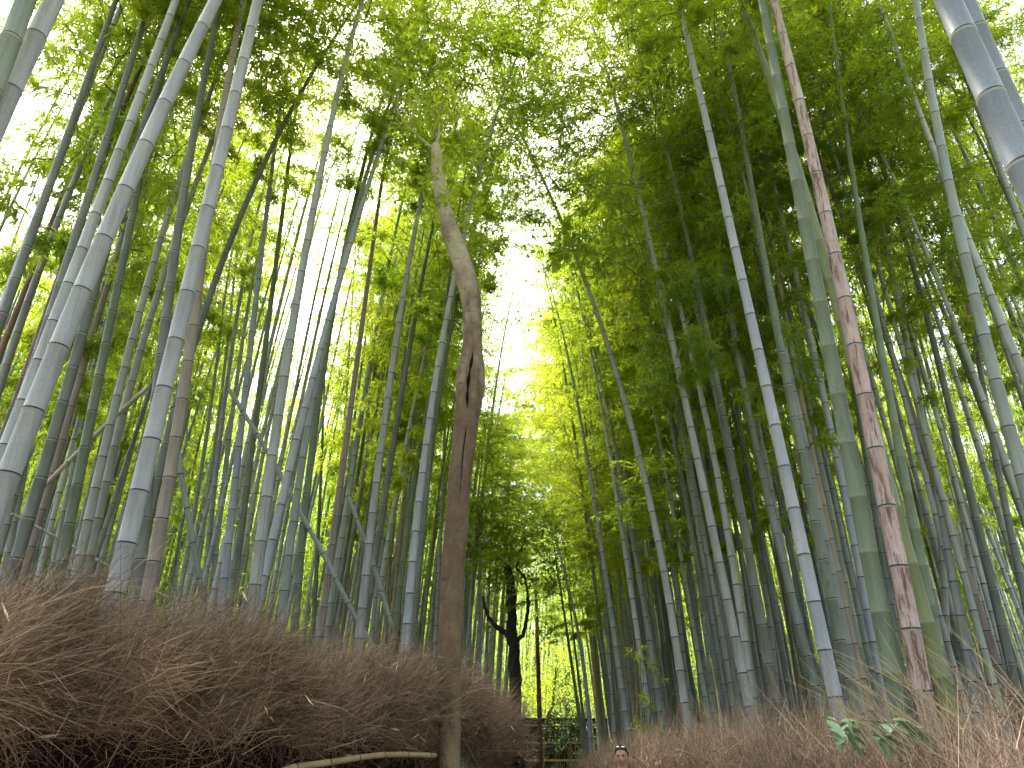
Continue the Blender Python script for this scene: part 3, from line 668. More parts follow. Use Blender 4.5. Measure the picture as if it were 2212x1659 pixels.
# ------------------------------------------------------------------ brushwood fences
def brush(name, line, zdrop, n, mat, dirv, ln, seed, depth=.45, wisp=.15, leafn=600):
    """line: fence top (world points). Twigs fill the band from the top down zdrop metres and spray along dirv"""
    r = np.random.default_rng(seed); L = np.array(line); S = np.concatenate([[0], np.cumsum(np.linalg.norm(np.diff(L[:, :2], axis=0), axis=1))])
    # more twigs close to the camera are drawn finer, so weight evenly along length
    s = r.uniform(0, S[-1], n); base = np.stack([np.interp(s, S, L[:, k]) for k in range(3)], 1)
    tng = np.gradient(L, axis=0); tng /= np.linalg.norm(tng, axis=1)[:, None]; T_ = np.stack([np.interp(s, S, tng[:, k]) for k in range(3)], 1); T_[:, 2] = 0
    out = np.stack([T_[:, 1], -T_[:, 0], 0*s], 1)*(1 if name == 'left' else -1)
    low = r.random(n) > (.955 if name == 'left' else .70); u = np.where(low, r.uniform(.4, 6.5 if name == 'left' else 1.6, n), r.uniform(0, .8, n)**1.15)                    # 0 top .. 1 low
    clump = .07*np.sin(s*7+2*np.sin(s*2.3))+.05*np.sin(s*17+1)
    thick = depth*(1-.35*np.minimum(u, 1.2))
    base = base+out*((r.uniform(-1, 1, n)*.5+.15)*thick)[:, None]
    base[:, 2] += (-.13 if name == 'left' else -.17)-zdrop*u+clump+r.normal(0, .06, n)
    nt = int(S[-1]*85); td_ = r.normal(0, .44, (nt, 3)); tp = r.normal(0, .09, (nt, 3)); tt = r.normal(0, .20, nt); ts = np.sort(r.uniform(0, S[-1], nt))
    ti = np.clip(np.searchsorted(ts, s)+r.integers(-4, 5, n), 0, nt-1)
    ti = np.where(r.random(n) < .8, ti, r.integers(0, nt, n)); base = base+tp[ti]
    d = td_[ti]+T_*dirv[0]+out*(dirv[1]+.25*(1-u))[:, None]+np.array([0, 0, 1])*(dirv[2]-.55*np.minimum(u, 1.6))[:, None]+r.normal(0, .24, (n, 3))
    d /= np.linalg.norm(d, axis=1)[:, None]
    ln_ = ln*r.uniform(.35, 1.2, n)*(1-.4*u); lng = r.random(n) < .09; ln_[lng] *= 1.7
    wsp = r.random(n) < .06; d[wsp] = r.normal(0, .45, (wsp.sum(), 3))+np.array([0, 0, .9]); d[wsp] /= np.linalg.norm(d[wsp], axis=1)[:, None]; ln_[wsp] *= 1.25
    droop = r.normal(.06, .10, n)
    w = r.uniform(.0005, .0012, n)*(1+.07*np.linalg.norm(base[:, :2], axis=1)); w[lng] *= 1.5
    side = np.cross(d, r.normal(size=(n, 3))); side /= np.linalg.norm(side, axis=1)[:, None]; up = np.cross(side, d)
    rings = []
    for t, wr in ((0, 1), (.5, .8), (1, .25)):
        c = base+d*(ln_*t)[:, None]; c[:, 2] -= droop*ln_*t*t*2
        for k in range(3):
            a = k*2.0944; rings.append(c+(side*math.cos(a)+up*math.sin(a))*(w*wr)[:, None])
    V = np.stack(rings, 1).reshape(-1, 3); o = np.arange(n)[:, None]*9
    Q = []
    for q in (0, 3):
        for k in range(3): Q.append(o+np.array([q+k, q+(k+1) % 3, q+3+(k+1) % 3, q+3+k]))
    Q = np.stack(Q, 1).reshape(-1, 4)
    tone = np.repeat(np.clip(r.normal(.40, .20, n)+tt[ti], 0, 1), 6)
    me = mesh('brush', V, Q, mats=[mat], tone=tone)
    # dead leaves caught in the brush
    m = leafn; k = r.integers(0, n, m); c = base[k]+out[k]*.1; dd = r.normal(size=(m, 3))+[0, 0, -.8]; dd /= np.linalg.norm(dd, axis=1)[:, None]
    lv = leaves_mesh('dead_leaves', c, dd, .085, .013, DEAD, r.uniform(0, 1, m), rng=r)
    return me, lv
DEAD = brush_mat('dead_leaf', (.22, .13, .06), (.50, .40, .24))
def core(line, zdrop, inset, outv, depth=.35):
    """packed body of the fence; near-black colour paints in the shade under the loose top"""
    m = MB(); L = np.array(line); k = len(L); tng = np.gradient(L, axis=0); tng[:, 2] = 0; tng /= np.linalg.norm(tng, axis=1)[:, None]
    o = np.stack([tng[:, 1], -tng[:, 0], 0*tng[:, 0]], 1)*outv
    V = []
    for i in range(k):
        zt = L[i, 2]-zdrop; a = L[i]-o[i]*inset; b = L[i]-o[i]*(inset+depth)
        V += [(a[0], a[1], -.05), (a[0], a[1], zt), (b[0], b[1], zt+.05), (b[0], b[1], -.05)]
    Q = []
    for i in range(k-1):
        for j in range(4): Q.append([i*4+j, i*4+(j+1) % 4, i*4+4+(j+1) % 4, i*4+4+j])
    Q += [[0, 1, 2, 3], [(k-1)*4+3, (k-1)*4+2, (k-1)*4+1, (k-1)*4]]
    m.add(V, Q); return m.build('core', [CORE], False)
def resamp(L, step=.25):
    L = np.array(L); S = np.concatenate([[0], np.cumsum(np.linalg.norm(np.diff(L, axis=0), axis=1))]); s = np.arange(0, S[-1], step)
    return np.stack([np.interp(s, S, L[:, k]) for k in range(3)], 1)
LL = resamp([np.array([-3.2, 1.7, 2.50])]+[at(a, b, d) for a, b, d in LF[1:]]); LL[:, 2] -= .17
RL = resamp([at(a, b, d) for a, b, d in RF]); RL[:, 2] -= .05
rootL = empty('brushwood_fence', (LL[10][0], LL[10][1], 0)); tag(rootL, 'tall dark brown brushwood fence left of the path with shaggy overhanging top', 'brushwood fence', 'brushwood fences along the path')
rootR = empty('brushwood_fence', (RL[10][0], RL[10][1], 0)); tag(rootR, 'lower russet brushwood fence right of the path behind the man', 'brushwood fence', 'brushwood fences along the path')
def putabs(name, me, root):
    o = link(name, me, root); o.location = -root.location; return o
b1, l1 = brush('left', LL, .13, 80000, BRUSH, (.62, .1, .68), .31, 1)
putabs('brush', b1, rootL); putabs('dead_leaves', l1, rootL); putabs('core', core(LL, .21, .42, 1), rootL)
b2, l2 = brush('right', RL, .75, 70000, BRUSH_R, (-.6, .05, .80), .34, 2)
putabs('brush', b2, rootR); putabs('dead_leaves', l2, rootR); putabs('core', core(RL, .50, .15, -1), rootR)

# rail poles on the left fence
BAM_OLD = flat_mat('weathered_bamboo_rail', (.32, .22, .11), .6, (.42, .31, .17), 6)
def pole(pts, rads, mat=BAM_OLD, n=8, nodes=.35, name='pole'):
    P = np.array(pts, float); S = np.concatenate([[0], np.cumsum(np.linalg.norm(np.diff(P, axis=0), axis=1))])
    st = []; rr = []; mi = []
    s = 0
    while s < S[-1]:
        st += [s, s+.010, s+.02]; rr += [1.1, 1.08, 1.0]; mi += [1, 0, 0]; s += nodes
    st.append(S[-1]); rr.append(1); st = np.array(st); rr = np.array(rr)
    C = np.stack([np.interp(st, S, P[:, k]) for k in range(3)], 1); rad = np.interp(st, S, np.linspace(rads[0], rads[1], len(S)))*rr
    m = MB(); m.tube(C, rad, n)
    me = m.build(name, [mat, NODE_DARK]);
    k = len(st)-1; me.polygons.foreach_set('material_index', np.concatenate([np.repeat(np.array(mi, dtype=np.int32), n), np.zeros(2*n, dtype=np.int32)])); return me
rail = pole([at(560, 1685, 5.2), at(628, 1658, 5.4), at(727, 1645, 5.7), at(800, 1632, 6.0), at(860, 1629, 6.3), at(940, 1632, 6.7)], (.020, .017), nodes=.30)
putabs('rail', rail, rootL)
brace = pole([at(985, 1572, 7.6), at(1010, 1600, 7.6), at(1035, 1640, 7.6), at(1045, 1680, 7.6)], (.014, .018), flat_mat('dark_branch', (.09, .06, .045), .8), nodes=.9)
putabs('brace', brace, rootL)

# fallen and leaning poles in the left grove
FALL = [
 ('pale leaning bamboo pole fallen diagonally through the middle of the left grove', 'teal', 11, 9.5, [(492, 837), (560, 945), (605, 1025), (645, 1100), (700, 1200), (762, 1325), (825, 1430)]),
 ('leaning blue-green pole slanting down behind the brushwood fence near the brown trunk', 'teal', 10, 10.5, [(752, 1070), (807, 1220), (850, 1365)]),
 ('thin pale pole lying level across the foot of the left grove', 'pale', 6, 9.5, [(25, 1110), (120, 1160), (240, 1227), (372, 1297)]),
 ('broken brown bamboo stem hooked over other culms at left', 'tan', 9, 9.0, [(95, 1050), (125, 1020), (210, 935), (260, 890), (320, 835)]),
 ('smooth blue-green leaning culm tilted against the others at left', 'teal', 13, 7.8, [(372, 880), (380, 920), (390, 1020), (410, 1130), (425, 1220), (438, 1290)]),
]
for lab, tone, w, dist, pts in FALL:
    P = [at(x, y, dist+.0015*(x-pts[0][0])) for x, y in pts]
    me = pole(P, (w/2.16/F*dist*.5*.85, w/2.16/F*dist*.5), TONES[tone], 8, .33)
    o = link('fallen_bamboo', me); tag(o, lab, 'bamboo pole')

# ------------------------------------------------------------------ the bare brown tree trunk in front of the fence
def bark(name, stops, spots, sc=5):
    m, n, out = newmat(name)
    b = n.nodes.new('ShaderNodeBsdfPrincipled'); b.inputs['Roughness'].default_value = .85; b.inputs['Specular IOR Level'].default_value = .15
    tc = n.nodes.new('ShaderNodeTexCoord'); sx = n.nodes.new('ShaderNodeSeparateXYZ'); n.links.new(tc.outputs['Object'], sx.inputs[0])
    mr = n.nodes.new('ShaderNodeMapRange'); mr.inputs[1].default_value = 0; mr.inputs[2].default_value = 9
    nz = noise(n, sc, (1, 1, .5), 6, .7); ad = n.nodes.new('ShaderNodeMath'); ad.operation = 'MULTIPLY_ADD'; ad.inputs[1].default_value = .9
    sb = n.nodes.new('ShaderNodeMath'); sb.operation = 'SUBTRACT'; sb.inputs[1].default_value = .45
    n.links.new(nz.outputs[0], ad.inputs[0]); n.links.new(sx.outputs[2], mr.inputs[0]); n.links.new(mr.outputs[0], sb.inputs[0]); n.links.new(sb.outputs[0], ad.inputs[2])
    r = ramp(n, ad.outputs[0], stops)
    n2 = noise(n, 22, (1, 1, .6), 5, .8); rp = ramp(n, n2.outputs[0], [(.55, (0, 0, 0)), (.68, (1, 1, 1))])
    mm = n.nodes.new('ShaderNodeMath'); mm.operation = 'MULTIPLY'; mm.inputs[1].default_value = .55; n.links.new(rp.outputs[0], mm.inputs[0])
    c = mixc(n, mm.outputs[0], r.outputs[0], spots)
    n3 = noise(n, 9, (1, 1, 5), 4, .7); r3 = ramp(n, n3.outputs[0], [(.60, (1, 1, 1)), (.68, (.55, .5, .48))]); c = mixc(n, 1.0, c, r3.outputs[0], 'MULTIPLY')
    ar = n.nodes.new('ShaderNodeAttribute'); ar.attribute_name = 'rot'
    ma = n.nodes.new('ShaderNodeMath'); ma.operation = 'MULTIPLY_ADD'; n.links.new(n2.outputs[0], ma.inputs[0]); ma.inputs[1].default_value = .5; n.links.new(ar.outputs['Fac'], ma.inputs[2])
    rr_ = ramp(n, ma.outputs[0], [(.68, (0, 0, 0)), (.82, (1, 1, 1))]); c = mixc(n, rr_.outputs[0], c, (.014, .009, .007))   # rotted wood of the old wound
    n.links.new(c, b.inputs['Base Color'])
    bp = n.nodes.new('ShaderNodeBump'); bp.inputs['Strength'].default_value = 1; bp.inputs['Distance'].default_value = .012
    n.links.new(n2.outputs[0], bp.inputs['Height']); n.links.new(bp.outputs[0], b.inputs['Normal'])
    n.links.new(b.outputs[0], out.inputs[0]); return m
BARK = bark('smooth_brown_bark', [(.0, (.30, .22, .12)), (.35, (.14, .092, .062)), (.55, (.22, .155, .11)), (.8, (.47, .39, .30)), (1, (.54, .46, .37))], (.06, .04, .03))
BARK_D = bark('dark_bark', [(0, (.03, .024, .02)), (1, (.06, .05, .035))], (.015, .012, .01))
HOLLOW = flat_mat('dark_hollow_wood', (.012, .008, .006), .95, (.035, .022, .016), 25, bump=.01, spec=.05)
TD = 6.9
TP = [(972,1700,44),(971,1659,44),(970,1560,49),(970,1430,52),(974,1330,51),(978,1240,49),(983,1180,50),(988,1120,51),(992,1060,50),(997,1000,49),(1004,940,50),(1009,900,50),(1012,870,56),(1014,830,62),(1016,800,60),(1019,780,52),(1021,740,42),(1020,690,40),(1017,640,42),(1008,600,43),(996,560,42),(981,520,39),(967,480,35),(957,440,31),(949,400,28),(944,350,25),(942,325,23),(941,312,15)]
C = [at(a, b, TD) for a, b, w in TP]; 
Rr = [w/2.1602/F*np.linalg.norm((c-[0, 0, EYE]))*.5*(math.cos(math.atan2(c[2]-EYE, TD)-PITCH)) for (a, b, w), c in zip(TP, C)]
C = [np.array([C[0][0]-.02, C[0][1], -.1]), np.array([C[0][0]-.01, C[0][1], .7])]+C; Rr = [Rr[0]*1.5, Rr[0]*1.1]+Rr
C = np.array(C); S = np.concatenate([[0], np.cumsum(np.linalg.norm(np.diff(C, axis=0), axis=1))]); s = np.linspace(0, S[-1], 420)
CC = np.stack([np.interp(s, S, C[:, k]) for k in range(3)], 1); RRr = np.interp(s, S, Rr)
ker = np.ones(15)/15
for k in range(3): CC[8:-8, k] = np.convolve(CC[:, k], ker, 'same')[8:-8]
tb = MB(); n = 48; t = np.gradient(CC, axis=0); t /= np.linalg.norm(t, axis=1)[:, None]
a = np.cross(t, [0, 1., 0]); a /= np.linalg.norm(a, axis=1)[:, None]; b = np.cross(t, a)
zk = at(1014, 830, TD)[2]                                   # height of the burst knot
V = []; MI = []; ROT = []
rg = np.random.default_rng(3)
ph = rg.uniform(0, 6.28, 8)
for i in range(len(CC)):
    for j in range(n):
        th = j*2*math.pi/n; dirv = math.cos(th)*a[i]+math.sin(th)*b[i]; z = CC[i][2]
        f = 1+.03*math.sin(3*th+z*2.1+ph[0])+.025*math.sin(2*th-z*4.3+ph[1])+.018*math.sin(5*th+z*9+ph[2])
        f += .02*math.exp(-((z*2.3+.3*math.sin(th)) % 1.0)**2/.004)      # faint ring scars
        # angle measured from the camera-facing side
        front = -dirv[1]; off = dirv[0]
        dz = z-zk
        if front > 0:
            g = math.exp(-(dz/.30)**2); lip = math.exp(-((off-.05+.12*math.sin(z*7))/.20)**2)
            f += .22*g*math.exp(-((abs(off)-.45)/.22)**2)*(1+.3*math.sin(z*25+th*3))
            f -= .50*g*lip
            g2 = math.exp(-((dz+.75)/.55)**2); f -= .17*g2*math.exp(-((off-.15)/.13)**2)
            f += .05*math.sin(z*31+th*5)*g
        rot = 0
        if front > .1:
            w1 = .05-.12*math.sin(z*7); rot = math.exp(-((off-w1)/(.13+.05*math.sin(z*33)))**2)*math.exp(-(dz/.36)**4)
            rot = max(rot, math.exp(-((off-.15+.04*math.sin(z*11))/.10)**2)*math.exp(-((dz+.75)/.45)**4)*.8)
            rot *= min(1, front*3)
        ROT.append(rot); V.append(CC[i]+dirv*RRr[i]*f)
k = len(CC); i_ = np.arange(k-1)[:, None]*n+np.arange(n)[None]; j_ = np.arange(k-1)[:, None]*n+(np.arange(n)[None]+1) % n
Q = np.stack([i_, j_, j_+n, i_+n], -1).reshape(-1, 4); mi = np.zeros(len(Q), int)
broot = Vector(CC[0]); V = np.array(V)-CC[0]
tree = empty('tree', broot); tag(tree, 'tall bare brown tree with a burst dark knot at the left fence', 'tree')
tm = mesh('trunk', V, Q, mats=[BARK], midx=mi, smooth=True)
ra = tm.attributes.new('rot', 'FLOAT', 'POINT'); ra.data.foreach_set('value', np.array(ROT, dtype=np.float32))
link('trunk', tm, tree)
# limbs and small-leaved crown high up
lm = MB(); LC = []; LD = []; LT = []
rg = np.random.default_rng(8)
def spray(c0, rad, n, LC, LD, LT, r):
    cl = r.normal(size=(max(3, n//40), 3))*rad*.6; ct = r.uniform(0, 1, len(cl)); k = r.integers(0, len(cl), n)
    LC.append(c0+cl[k]+r.normal(size=(n, 3))*rad*.20); d = r.normal(size=(n, 3))+[0, 0, -.3]; LD.append(d/np.linalg.norm(d, axis=1)[:, None]); LT.append(ct[k])
def limb(p0, d, ln, r0, depth):
    p = np.array(p0, float); d = np.array(d, float); d /= np.linalg.norm(d); pts = [p.copy()]
    for i in range(6):
        d = d+rg.normal(0, .18, 3)+[0, 0, .05]; d /= np.linalg.norm(d); p = p+d*ln/6; pts.append(p.copy())
        if depth < 2 and i > 1 and rg.random() < .6: limb(p, d+rg.normal(0, .8, 3), ln*.55, r0*.5, depth+1)
    lm.tube(pts, np.linspace(r0, r0*.35, 7), 6, False)
    if depth > 0: spray(p, .5*ln+.25, 60, LC, LD, LT, rg)
base0 = CC[0]
for zz, dv, ln in ((7.6, (-.5, .3, .9), .8), (8.0, (.3, .3, 1), .8)):
    i = int(np.argmin(abs(CC[:, 2]-zz))); limb(CC[i]-base0, dv, ln, .018, 0)
for (dx, dy, dd, rad, nn) in ((925, 400, -.7, .34, 160), (960, 430, -.5, .24, 90), (1005, 500, .2, .22, 160), (900, 330, -.8, .4, 160), (985, 350, .4, .36, 200), (1035, 530, .4, .16, 260), (1048, 610, .6, .14, 200), (950, 260, -.4, .5, 300)):
    spray(at(dx, dy, TD+dd)-base0, rad, nn, LC, LD, LT, rg)
link('limbs', lm.build('limbs', [BARK], True), tree)
link('crown', leaves_mesh('crown', np.vstack(LC), np.vstack(LD), .075, .034, LEAF_T, np.concatenate(LT), rng=rg), tree)

# ------------------------------------------------------------------ far crooked dark tree
def crooked(name, label, paths, dist, mat, leaves, seed, group=None):
    r = np.random.default_rng(seed); base = at(*paths[0][0][:2], dist); gz = float(ground_z(base[0], base[1])); root = empty(name, (base[0], base[1], gz-.1)); tag(root, label, 'tree')
    o3 = np.array([base[0], base[1], gz-.1])
    for nm, pts in zip(['trunk']+['limb']*9, paths):
        P = [at(x, y, dist+dd)-o3 for x, y, w, dd in pts]; rad = [w/2.1602/F*dist*.46 for x, y, w, dd in pts]
        if nm == 'trunk' and P[0][2] > .05: P = [np.array([P[0][0], P[0][1], 0.])]+P; rad = [rad[0]*1.2]+rad
        m = MB(); P = np.array(P); S = np.concatenate([[0], np.cumsum(np.linalg.norm(np.diff(P, axis=0), axis=1))]); s = np.linspace(0, S[-1], len(P)*5)
        Pn = np.stack([np.interp(s, S, P[:, k]) for k in range(3)], 1)+r.normal(0, .012, (len(s), 3)); m.tube(Pn, np.interp(s, S, rad)*r.uniform(.92, 1.1, len(s)), 9, True)
        link(nm, m.build(nm, [mat], True), root)
    C_, D_, T_ = [], [], []
    for x, y, rad, nn, dd in leaves: spray(at(x, y, dist+dd)-o3, rad, nn, C_, D_, T_, r)
    if C_: link('crown', leaves_mesh('crown', np.vstack(C_), np.vstack(D_), .10, .045, LEAF_T, np.concatenate(T_), rng=r), root)
    return root
crooked('tree', 'crooked dark tree with forked mossy trunk beside the path beyond the left fence', [
    [(1115, 1560, 26, 0), (1113, 1470, 27, 0), (1110, 1400, 26, 0), (1106, 1370, 26, 0), (1106, 1300, 22, 0), (1103, 1250, 20, 0), (1094, 1220, 14, .2), (1076, 1207, 9, .3)],
    [(1106, 1385, 15, 0), (1088, 1362, 13, .2), (1068, 1350, 10, .3), (1050, 1320, 8, .4), (1044, 1290, 6, .5)],
    [(1112, 1388, 12, 0), (1130, 1370, 9, -.1), (1140, 1330, 8, -.1), (1141, 1290, 7, -.2), (1136, 1255, 6, -.2), (1118, 1230, 5, -.2), (1118, 1200, 5, -.3), (1132, 1178, 4, -.3), (1132, 1150, 3, -.3)],
    [(1103, 1240, 8, 0), (1098, 1200, 5, .1), (1090, 1170, 3, .2)]], 16, BARK_D,
    [(1110, 1130, .9, 900, 0), (1150, 1190, .8, 700, 0), (1060, 1180, .8, 700, .5), (1165, 1230, .7, 500, .6), (1090, 1280, .5, 300, .6)], 21)
crooked('tree', 'small pale-trunked bent tree at the far end of the path', [
    [(1172, 1640, 7, 0), (1176, 1590, 7, 0), (1180, 1560, 7, 0), (1186, 1540, 7, 0), (1194, 1520, 6, 0), (1198, 1480, 5, 0), (1200, 1440, 4, 0)],
    [(1194, 1522, 4, 0), (1206, 1520, 3, 0), (1222, 1512, 2.5, 0)]], 30, flat_mat('pale_bark', (.20, .15, .09), .85, (.28, .22, .14), 9, bump=.01),
    [(1190, 1440, 1.3, 900, 0), (1215, 1480, 1.0, 600, 0), (1235, 1420, 1.2, 700, 0), (1160, 1470, .8, 300, 0)], 22)

# far end of the path: low dark rail fence with a reddish post, shrubs in front of a lit thicket
WOODD = flat_mat('dark_stained_wood', (.045, .03, .024), .8, (.075, .05, .04), 12, (1, 1, .3))
fx, fy, _ = at(1200, 1600, 33)
fence = empty('rail_fence', (fx, fy, 0)); tag(fence, 'dark wooden rail fence closing the far end of the path', 'fence')
m = MB(); m.box((0, .1, 1.4), (2.3, .03, 1.6)); link('backing', m.build('backing', [CORE], False), fence)  # near-black sheet behind the rails keeps the path end dark
for zz in (1.55, 2.15, 2.75):
    m = MB(); m.box((0, -.02, zz), (1.95, .04, .035)); link('rail', m.build('rail', [BAM_OLD], False), fence)
for xx in (-1.8, 0, 1.8):
    m = MB(); m.box((xx, .04, 1.4), (.05, .028, 1.6)); link('post', m.build('post', [WOODD], False), fence)
px_, py2, _ = at(1167, 1600, 27)
m = MB(); m.tube(np.array([(0, 0, -.1), (.0, 0, 2), (-.03, 0, 4.2), (-.08, .1, 6.8)]), [.085, .08, .07, .05], 10)
o = link('wooden_post', m.build('wooden_post', [flat_mat('red_brown_post', (.07, .028, .022), .75, (.11, .05, .04), 9, (1, 1, .2))])); o.location = (px_, py2, 0)
tag(o, 'slim reddish brown post standing on the far left edge of the path', 'post')

LEAF_D = leaf_mat('dark_shrub_leaf', (.015, .030, .010), (.04, .065, .018), ((.02, .05, .01), (.06, .10, .02)), mixf=.3)
def shrub(dx, dy, dist, w, h, n, label, mat=LEAF_T, ll=.09, lw=.035, seed=0, cat='shrub', group=None):
    r = np.random.default_rng(seed); p = at(dx, dy, dist); g = float(ground_z(p[0], p[1])); root = empty('shrub', (p[0], p[1], g)); tag(root, label, cat, group)
    m = MB(); C_, D_, T_ = [], [], []
    for i in range(16):
        e = np.array([r.normal(0, w*.45), r.normal(0, w*.3), h*r.uniform(.3, 1)]); m.tube(np.array([[0, 0, -.1], e*[.4, .4, .55], e]), [.012, .008, .003], 4, False); spray(e, w*.28, n//16, C_, D_, T_, r)
    link('stems', m.build('stems', [TWIG]), root); link('foliage', leaves_mesh('foliage', np.vstack(C_), np.vstack(D_), ll, lw, mat, np.concatenate(T_), rng=r), root)
shrub(1215, 1600, 29, 1.1, 3.2, 2600, 'dark leafy shrub in front of the rail fence at the path end', LEAF_D, seed=31)
shrub(1240, 1560, 31, 1.0, 4.6, 2600, 'tall loose dark shrub at the far right end of the path', LEAF_D, seed=32)
shrub(1180, 1560, 35, 1.6, 6.0, 3200, 'light green bush rising behind the rail fence', seed=33)
shrub(1375, 1400, 12.5, .35, 2.9, 700, 'small bright green bamboo sprout among the right-hand culms', LEAF_T, .10, .016, 34, 'bamboo shrub')
shrub(1395, 1560, 13.5, .4, 1.2, 500, 'low green seedling at the foot of the right-hand culms', LEAF_T, .10, .016, 35, 'bamboo shrub')

# cut leafy branch lying on the right fence
p = at(1870, 1582, 4.85); br = empty('leafy_branch', p); br.scale = (1.15, 1.15, 1.0); tag(br, 'cut branch with broad pale green leaves lying on the right brushwood fence', 'branch')
m = MB(); r = np.random.default_rng(44); m.tube(np.array([(-.12, .05, .03), (0, 0, .06), (.14, -.03, .04), (.24, -.05, -.04)]), [.005, .005, .004, .002], 5)
for k in range(7):
    a0 = np.array([-.1+.05*k, 0, .05]); m.tube(np.array([a0, a0+[r.uniform(-.08, .08), -.08, r.uniform(-.10, .04)]]), [.002, .001], 3, False)
link('stem', m.build('stem', [TWIG]), br)
def broad_leaf(c, d, ln, wd, up):
    d = d/np.linalg.norm(d); s = np.cross(d, up); s /= np.linalg.norm(s); nrm = np.cross(s, d); V = []; T = []
    prof = [(0, .02), (.18, .34), (.42, .5), (.68, .38), (.88, .15), (1, 0.01)]
    for t, w in prof:
        cc = c+d*ln*t-nrm*0.22*ln*t*t; V += [cc-s*wd*w+nrm*wd*w*.35, cc, cc+s*wd*w+nrm*wd*w*.35]
    Q = []
    for i in range(len(prof)-1):
        for j in range(2): Q.append([i*3+j, i*3+j+1, i*3+4+j, i*3+3+j])
    return V, Q
m = MB()
for k in range(52):
    c = np.array([r.uniform(-.20, .22), r.uniform(-.10, .03), r.uniform(-.05, .07)]); d = np.array([r.normal(.35, .6), r.normal(-.4, .4), r.normal(-.45, .3)])
    v, q = broad_leaf(c, d, r.uniform(.08, .13), r.uniform(.036, .055), np.array([0, 0, 1.])+r.normal(0, .35, 3)); m.add(v, q)
me = m.build('leaves', [LEAF_P]); a_ = me.attributes.new('tone', 'FLOAT', 'FACE'); nf = len(me.polygons); a_.data.foreach_set('value', np.repeat(r.uniform(0, 1, 52), 10)[:nf].astype(np.float32))
link('leaves', me, br)

# long dry stems sticking out of the right fence
m = MB(); r = np.random.default_rng(45)
for k in range(60):
    x = r.uniform(1880, 2240); y = r.uniform(1520, 1640); dd = r.uniform(4.3, 5.3); p0 = at(x, y, dd); L_ = r.uniform(.25, .6)
    d = np.array([-.55+r.normal(0, .25), r.normal(0, .2), .75]); d /= np.linalg.norm(d); s_ = np.linspace(0, 1, 5)[:, None]
    m.tube(p0+d*L_*s_+np.array([-.12, 0, -.05])*s_**2*L_, np.linspace(.0028, .001, 5), 4, False)
me = m.build('stalks', [flat_mat('straw_stalk', (.34, .26, .14), .6, (.46, .36, .20), 30)])
putabs('stalks', me, rootR)

# ------------------------------------------------------------------ people
def skin_body(name, joints, edges, mats, parent, lvl=2):
    me = bpy.data.meshes.new(name); me.from_pydata([j[0] for j in joints], edges, []); o = bpy.data.objects.new(name, me); COL.objects.link(o); o.parent = parent
    md = o.modifiers.new('skin', 'SKIN'); sub = o.modifiers.new('sub', 'SUBSURF'); sub.levels = lvl; sub.render_levels = lvl
    for v, j in zip(me.skin_vertices[0].data, joints): v.radius = j[1] if isinstance(j[1], tuple) else (j[1], j[1]); v.use_root = False
    me.skin_vertices[0].data[0].use_root = True
    for mm in mats: me.materials.append(mm)
    for p_ in me.polygons: p_.use_smooth = True
    md.use_smooth_shade = True
    return o
SKIN = flat_mat('skin', (.58, .32, .22), .55, (.66, .39, .29), 14)
LIP = flat_mat('lips', (.42, .14, .12), .5)
def head_mesh(skinm, front=True):
    """sculpted head, face towards -Y, chin at z=0, top at .235"""
    nu, nv = 40, 36; V = []
    for j in range(nv+1):
        ph = math.pi*j/nv; z = math.cos(ph)
        for i in range(nu):
            th = 2*math.pi*i/nu; x = math.sin(ph)*math.cos(th); y = math.sin(ph)*math.sin(th)
            X, Y, Z = x*.077, y*.098, .118+z*.118
            lo = max(0, min(1, (.10-Z)/.10)); X *= 1-.30*lo**1.3; Y *= 1-.12*lo
            if y > 0 and lo > 0: Y *= 1-.35*lo
            if y < 0:                                        # face
                f = -y
                Y += .008*f*(1 if Z > .06 else .5)
                Y -= .028*math.exp(-((X/.011)**2))*math.exp(-(((Z-.083)/.016)**2))       # nose tip
                Y -= .012*math.exp(-((X/.009)**2))*math.exp(-(((Z-.108)/.022)**2))       # bridge
                Y += .011*math.exp(-(((abs(X)-.031)/.015)**2))*math.exp(-(((Z-.119)/.012)**2))  # sockets
                Y -= .007*math.exp(-(((abs(X)-.028)/.022)**2))*math.exp(-(((Z-.138)/.008)**2))  # brow
                Y -= .006*math.exp(-(((abs(X)-.042)/.018)**2))*math.exp(-(((Z-.090)/.018)**2))  # cheek
                Y -= .008*math.exp(-((X/.024)**2))*math.exp(-(((Z-.052)/.007)**2))       # lips
                Y += .004*math.exp(-((X/.026)**2))*math.exp(-(((Z-.046)/.003)**2))
                Y -= .010*math.exp(-((X/.022)**2))*math.exp(-(((Z-.016)/.014)**2))       # chin
            V.append((X, Y, Z))
    Q = [[j*nu+i, (j+1)*nu+i, (j+1)*nu+(i+1) % nu, j*nu+(i+1) % nu] for j in range(nv) for i in range(nu)]
    m = MB(); m.add(V, Q)
    for s_ in (-1, 1):                                       # ears
        E = []
        for j in range(9):
            for i in range(10):
                p1, t1 = math.pi*j/8, 2*math.pi*i/10; E.append((s_*(.077+.010*math.sin(p1)*math.cos(t1)), .008+.017*math.sin(p1)*math.sin(t1), .105+.031*math.cos(p1)))
        m.add(E, [[j*10+i, (j+1)*10+i, (j+1)*10+(i+1) % 10, j*10+(i+1) % 10] for j in range(8) for i in range(10)])
    return m
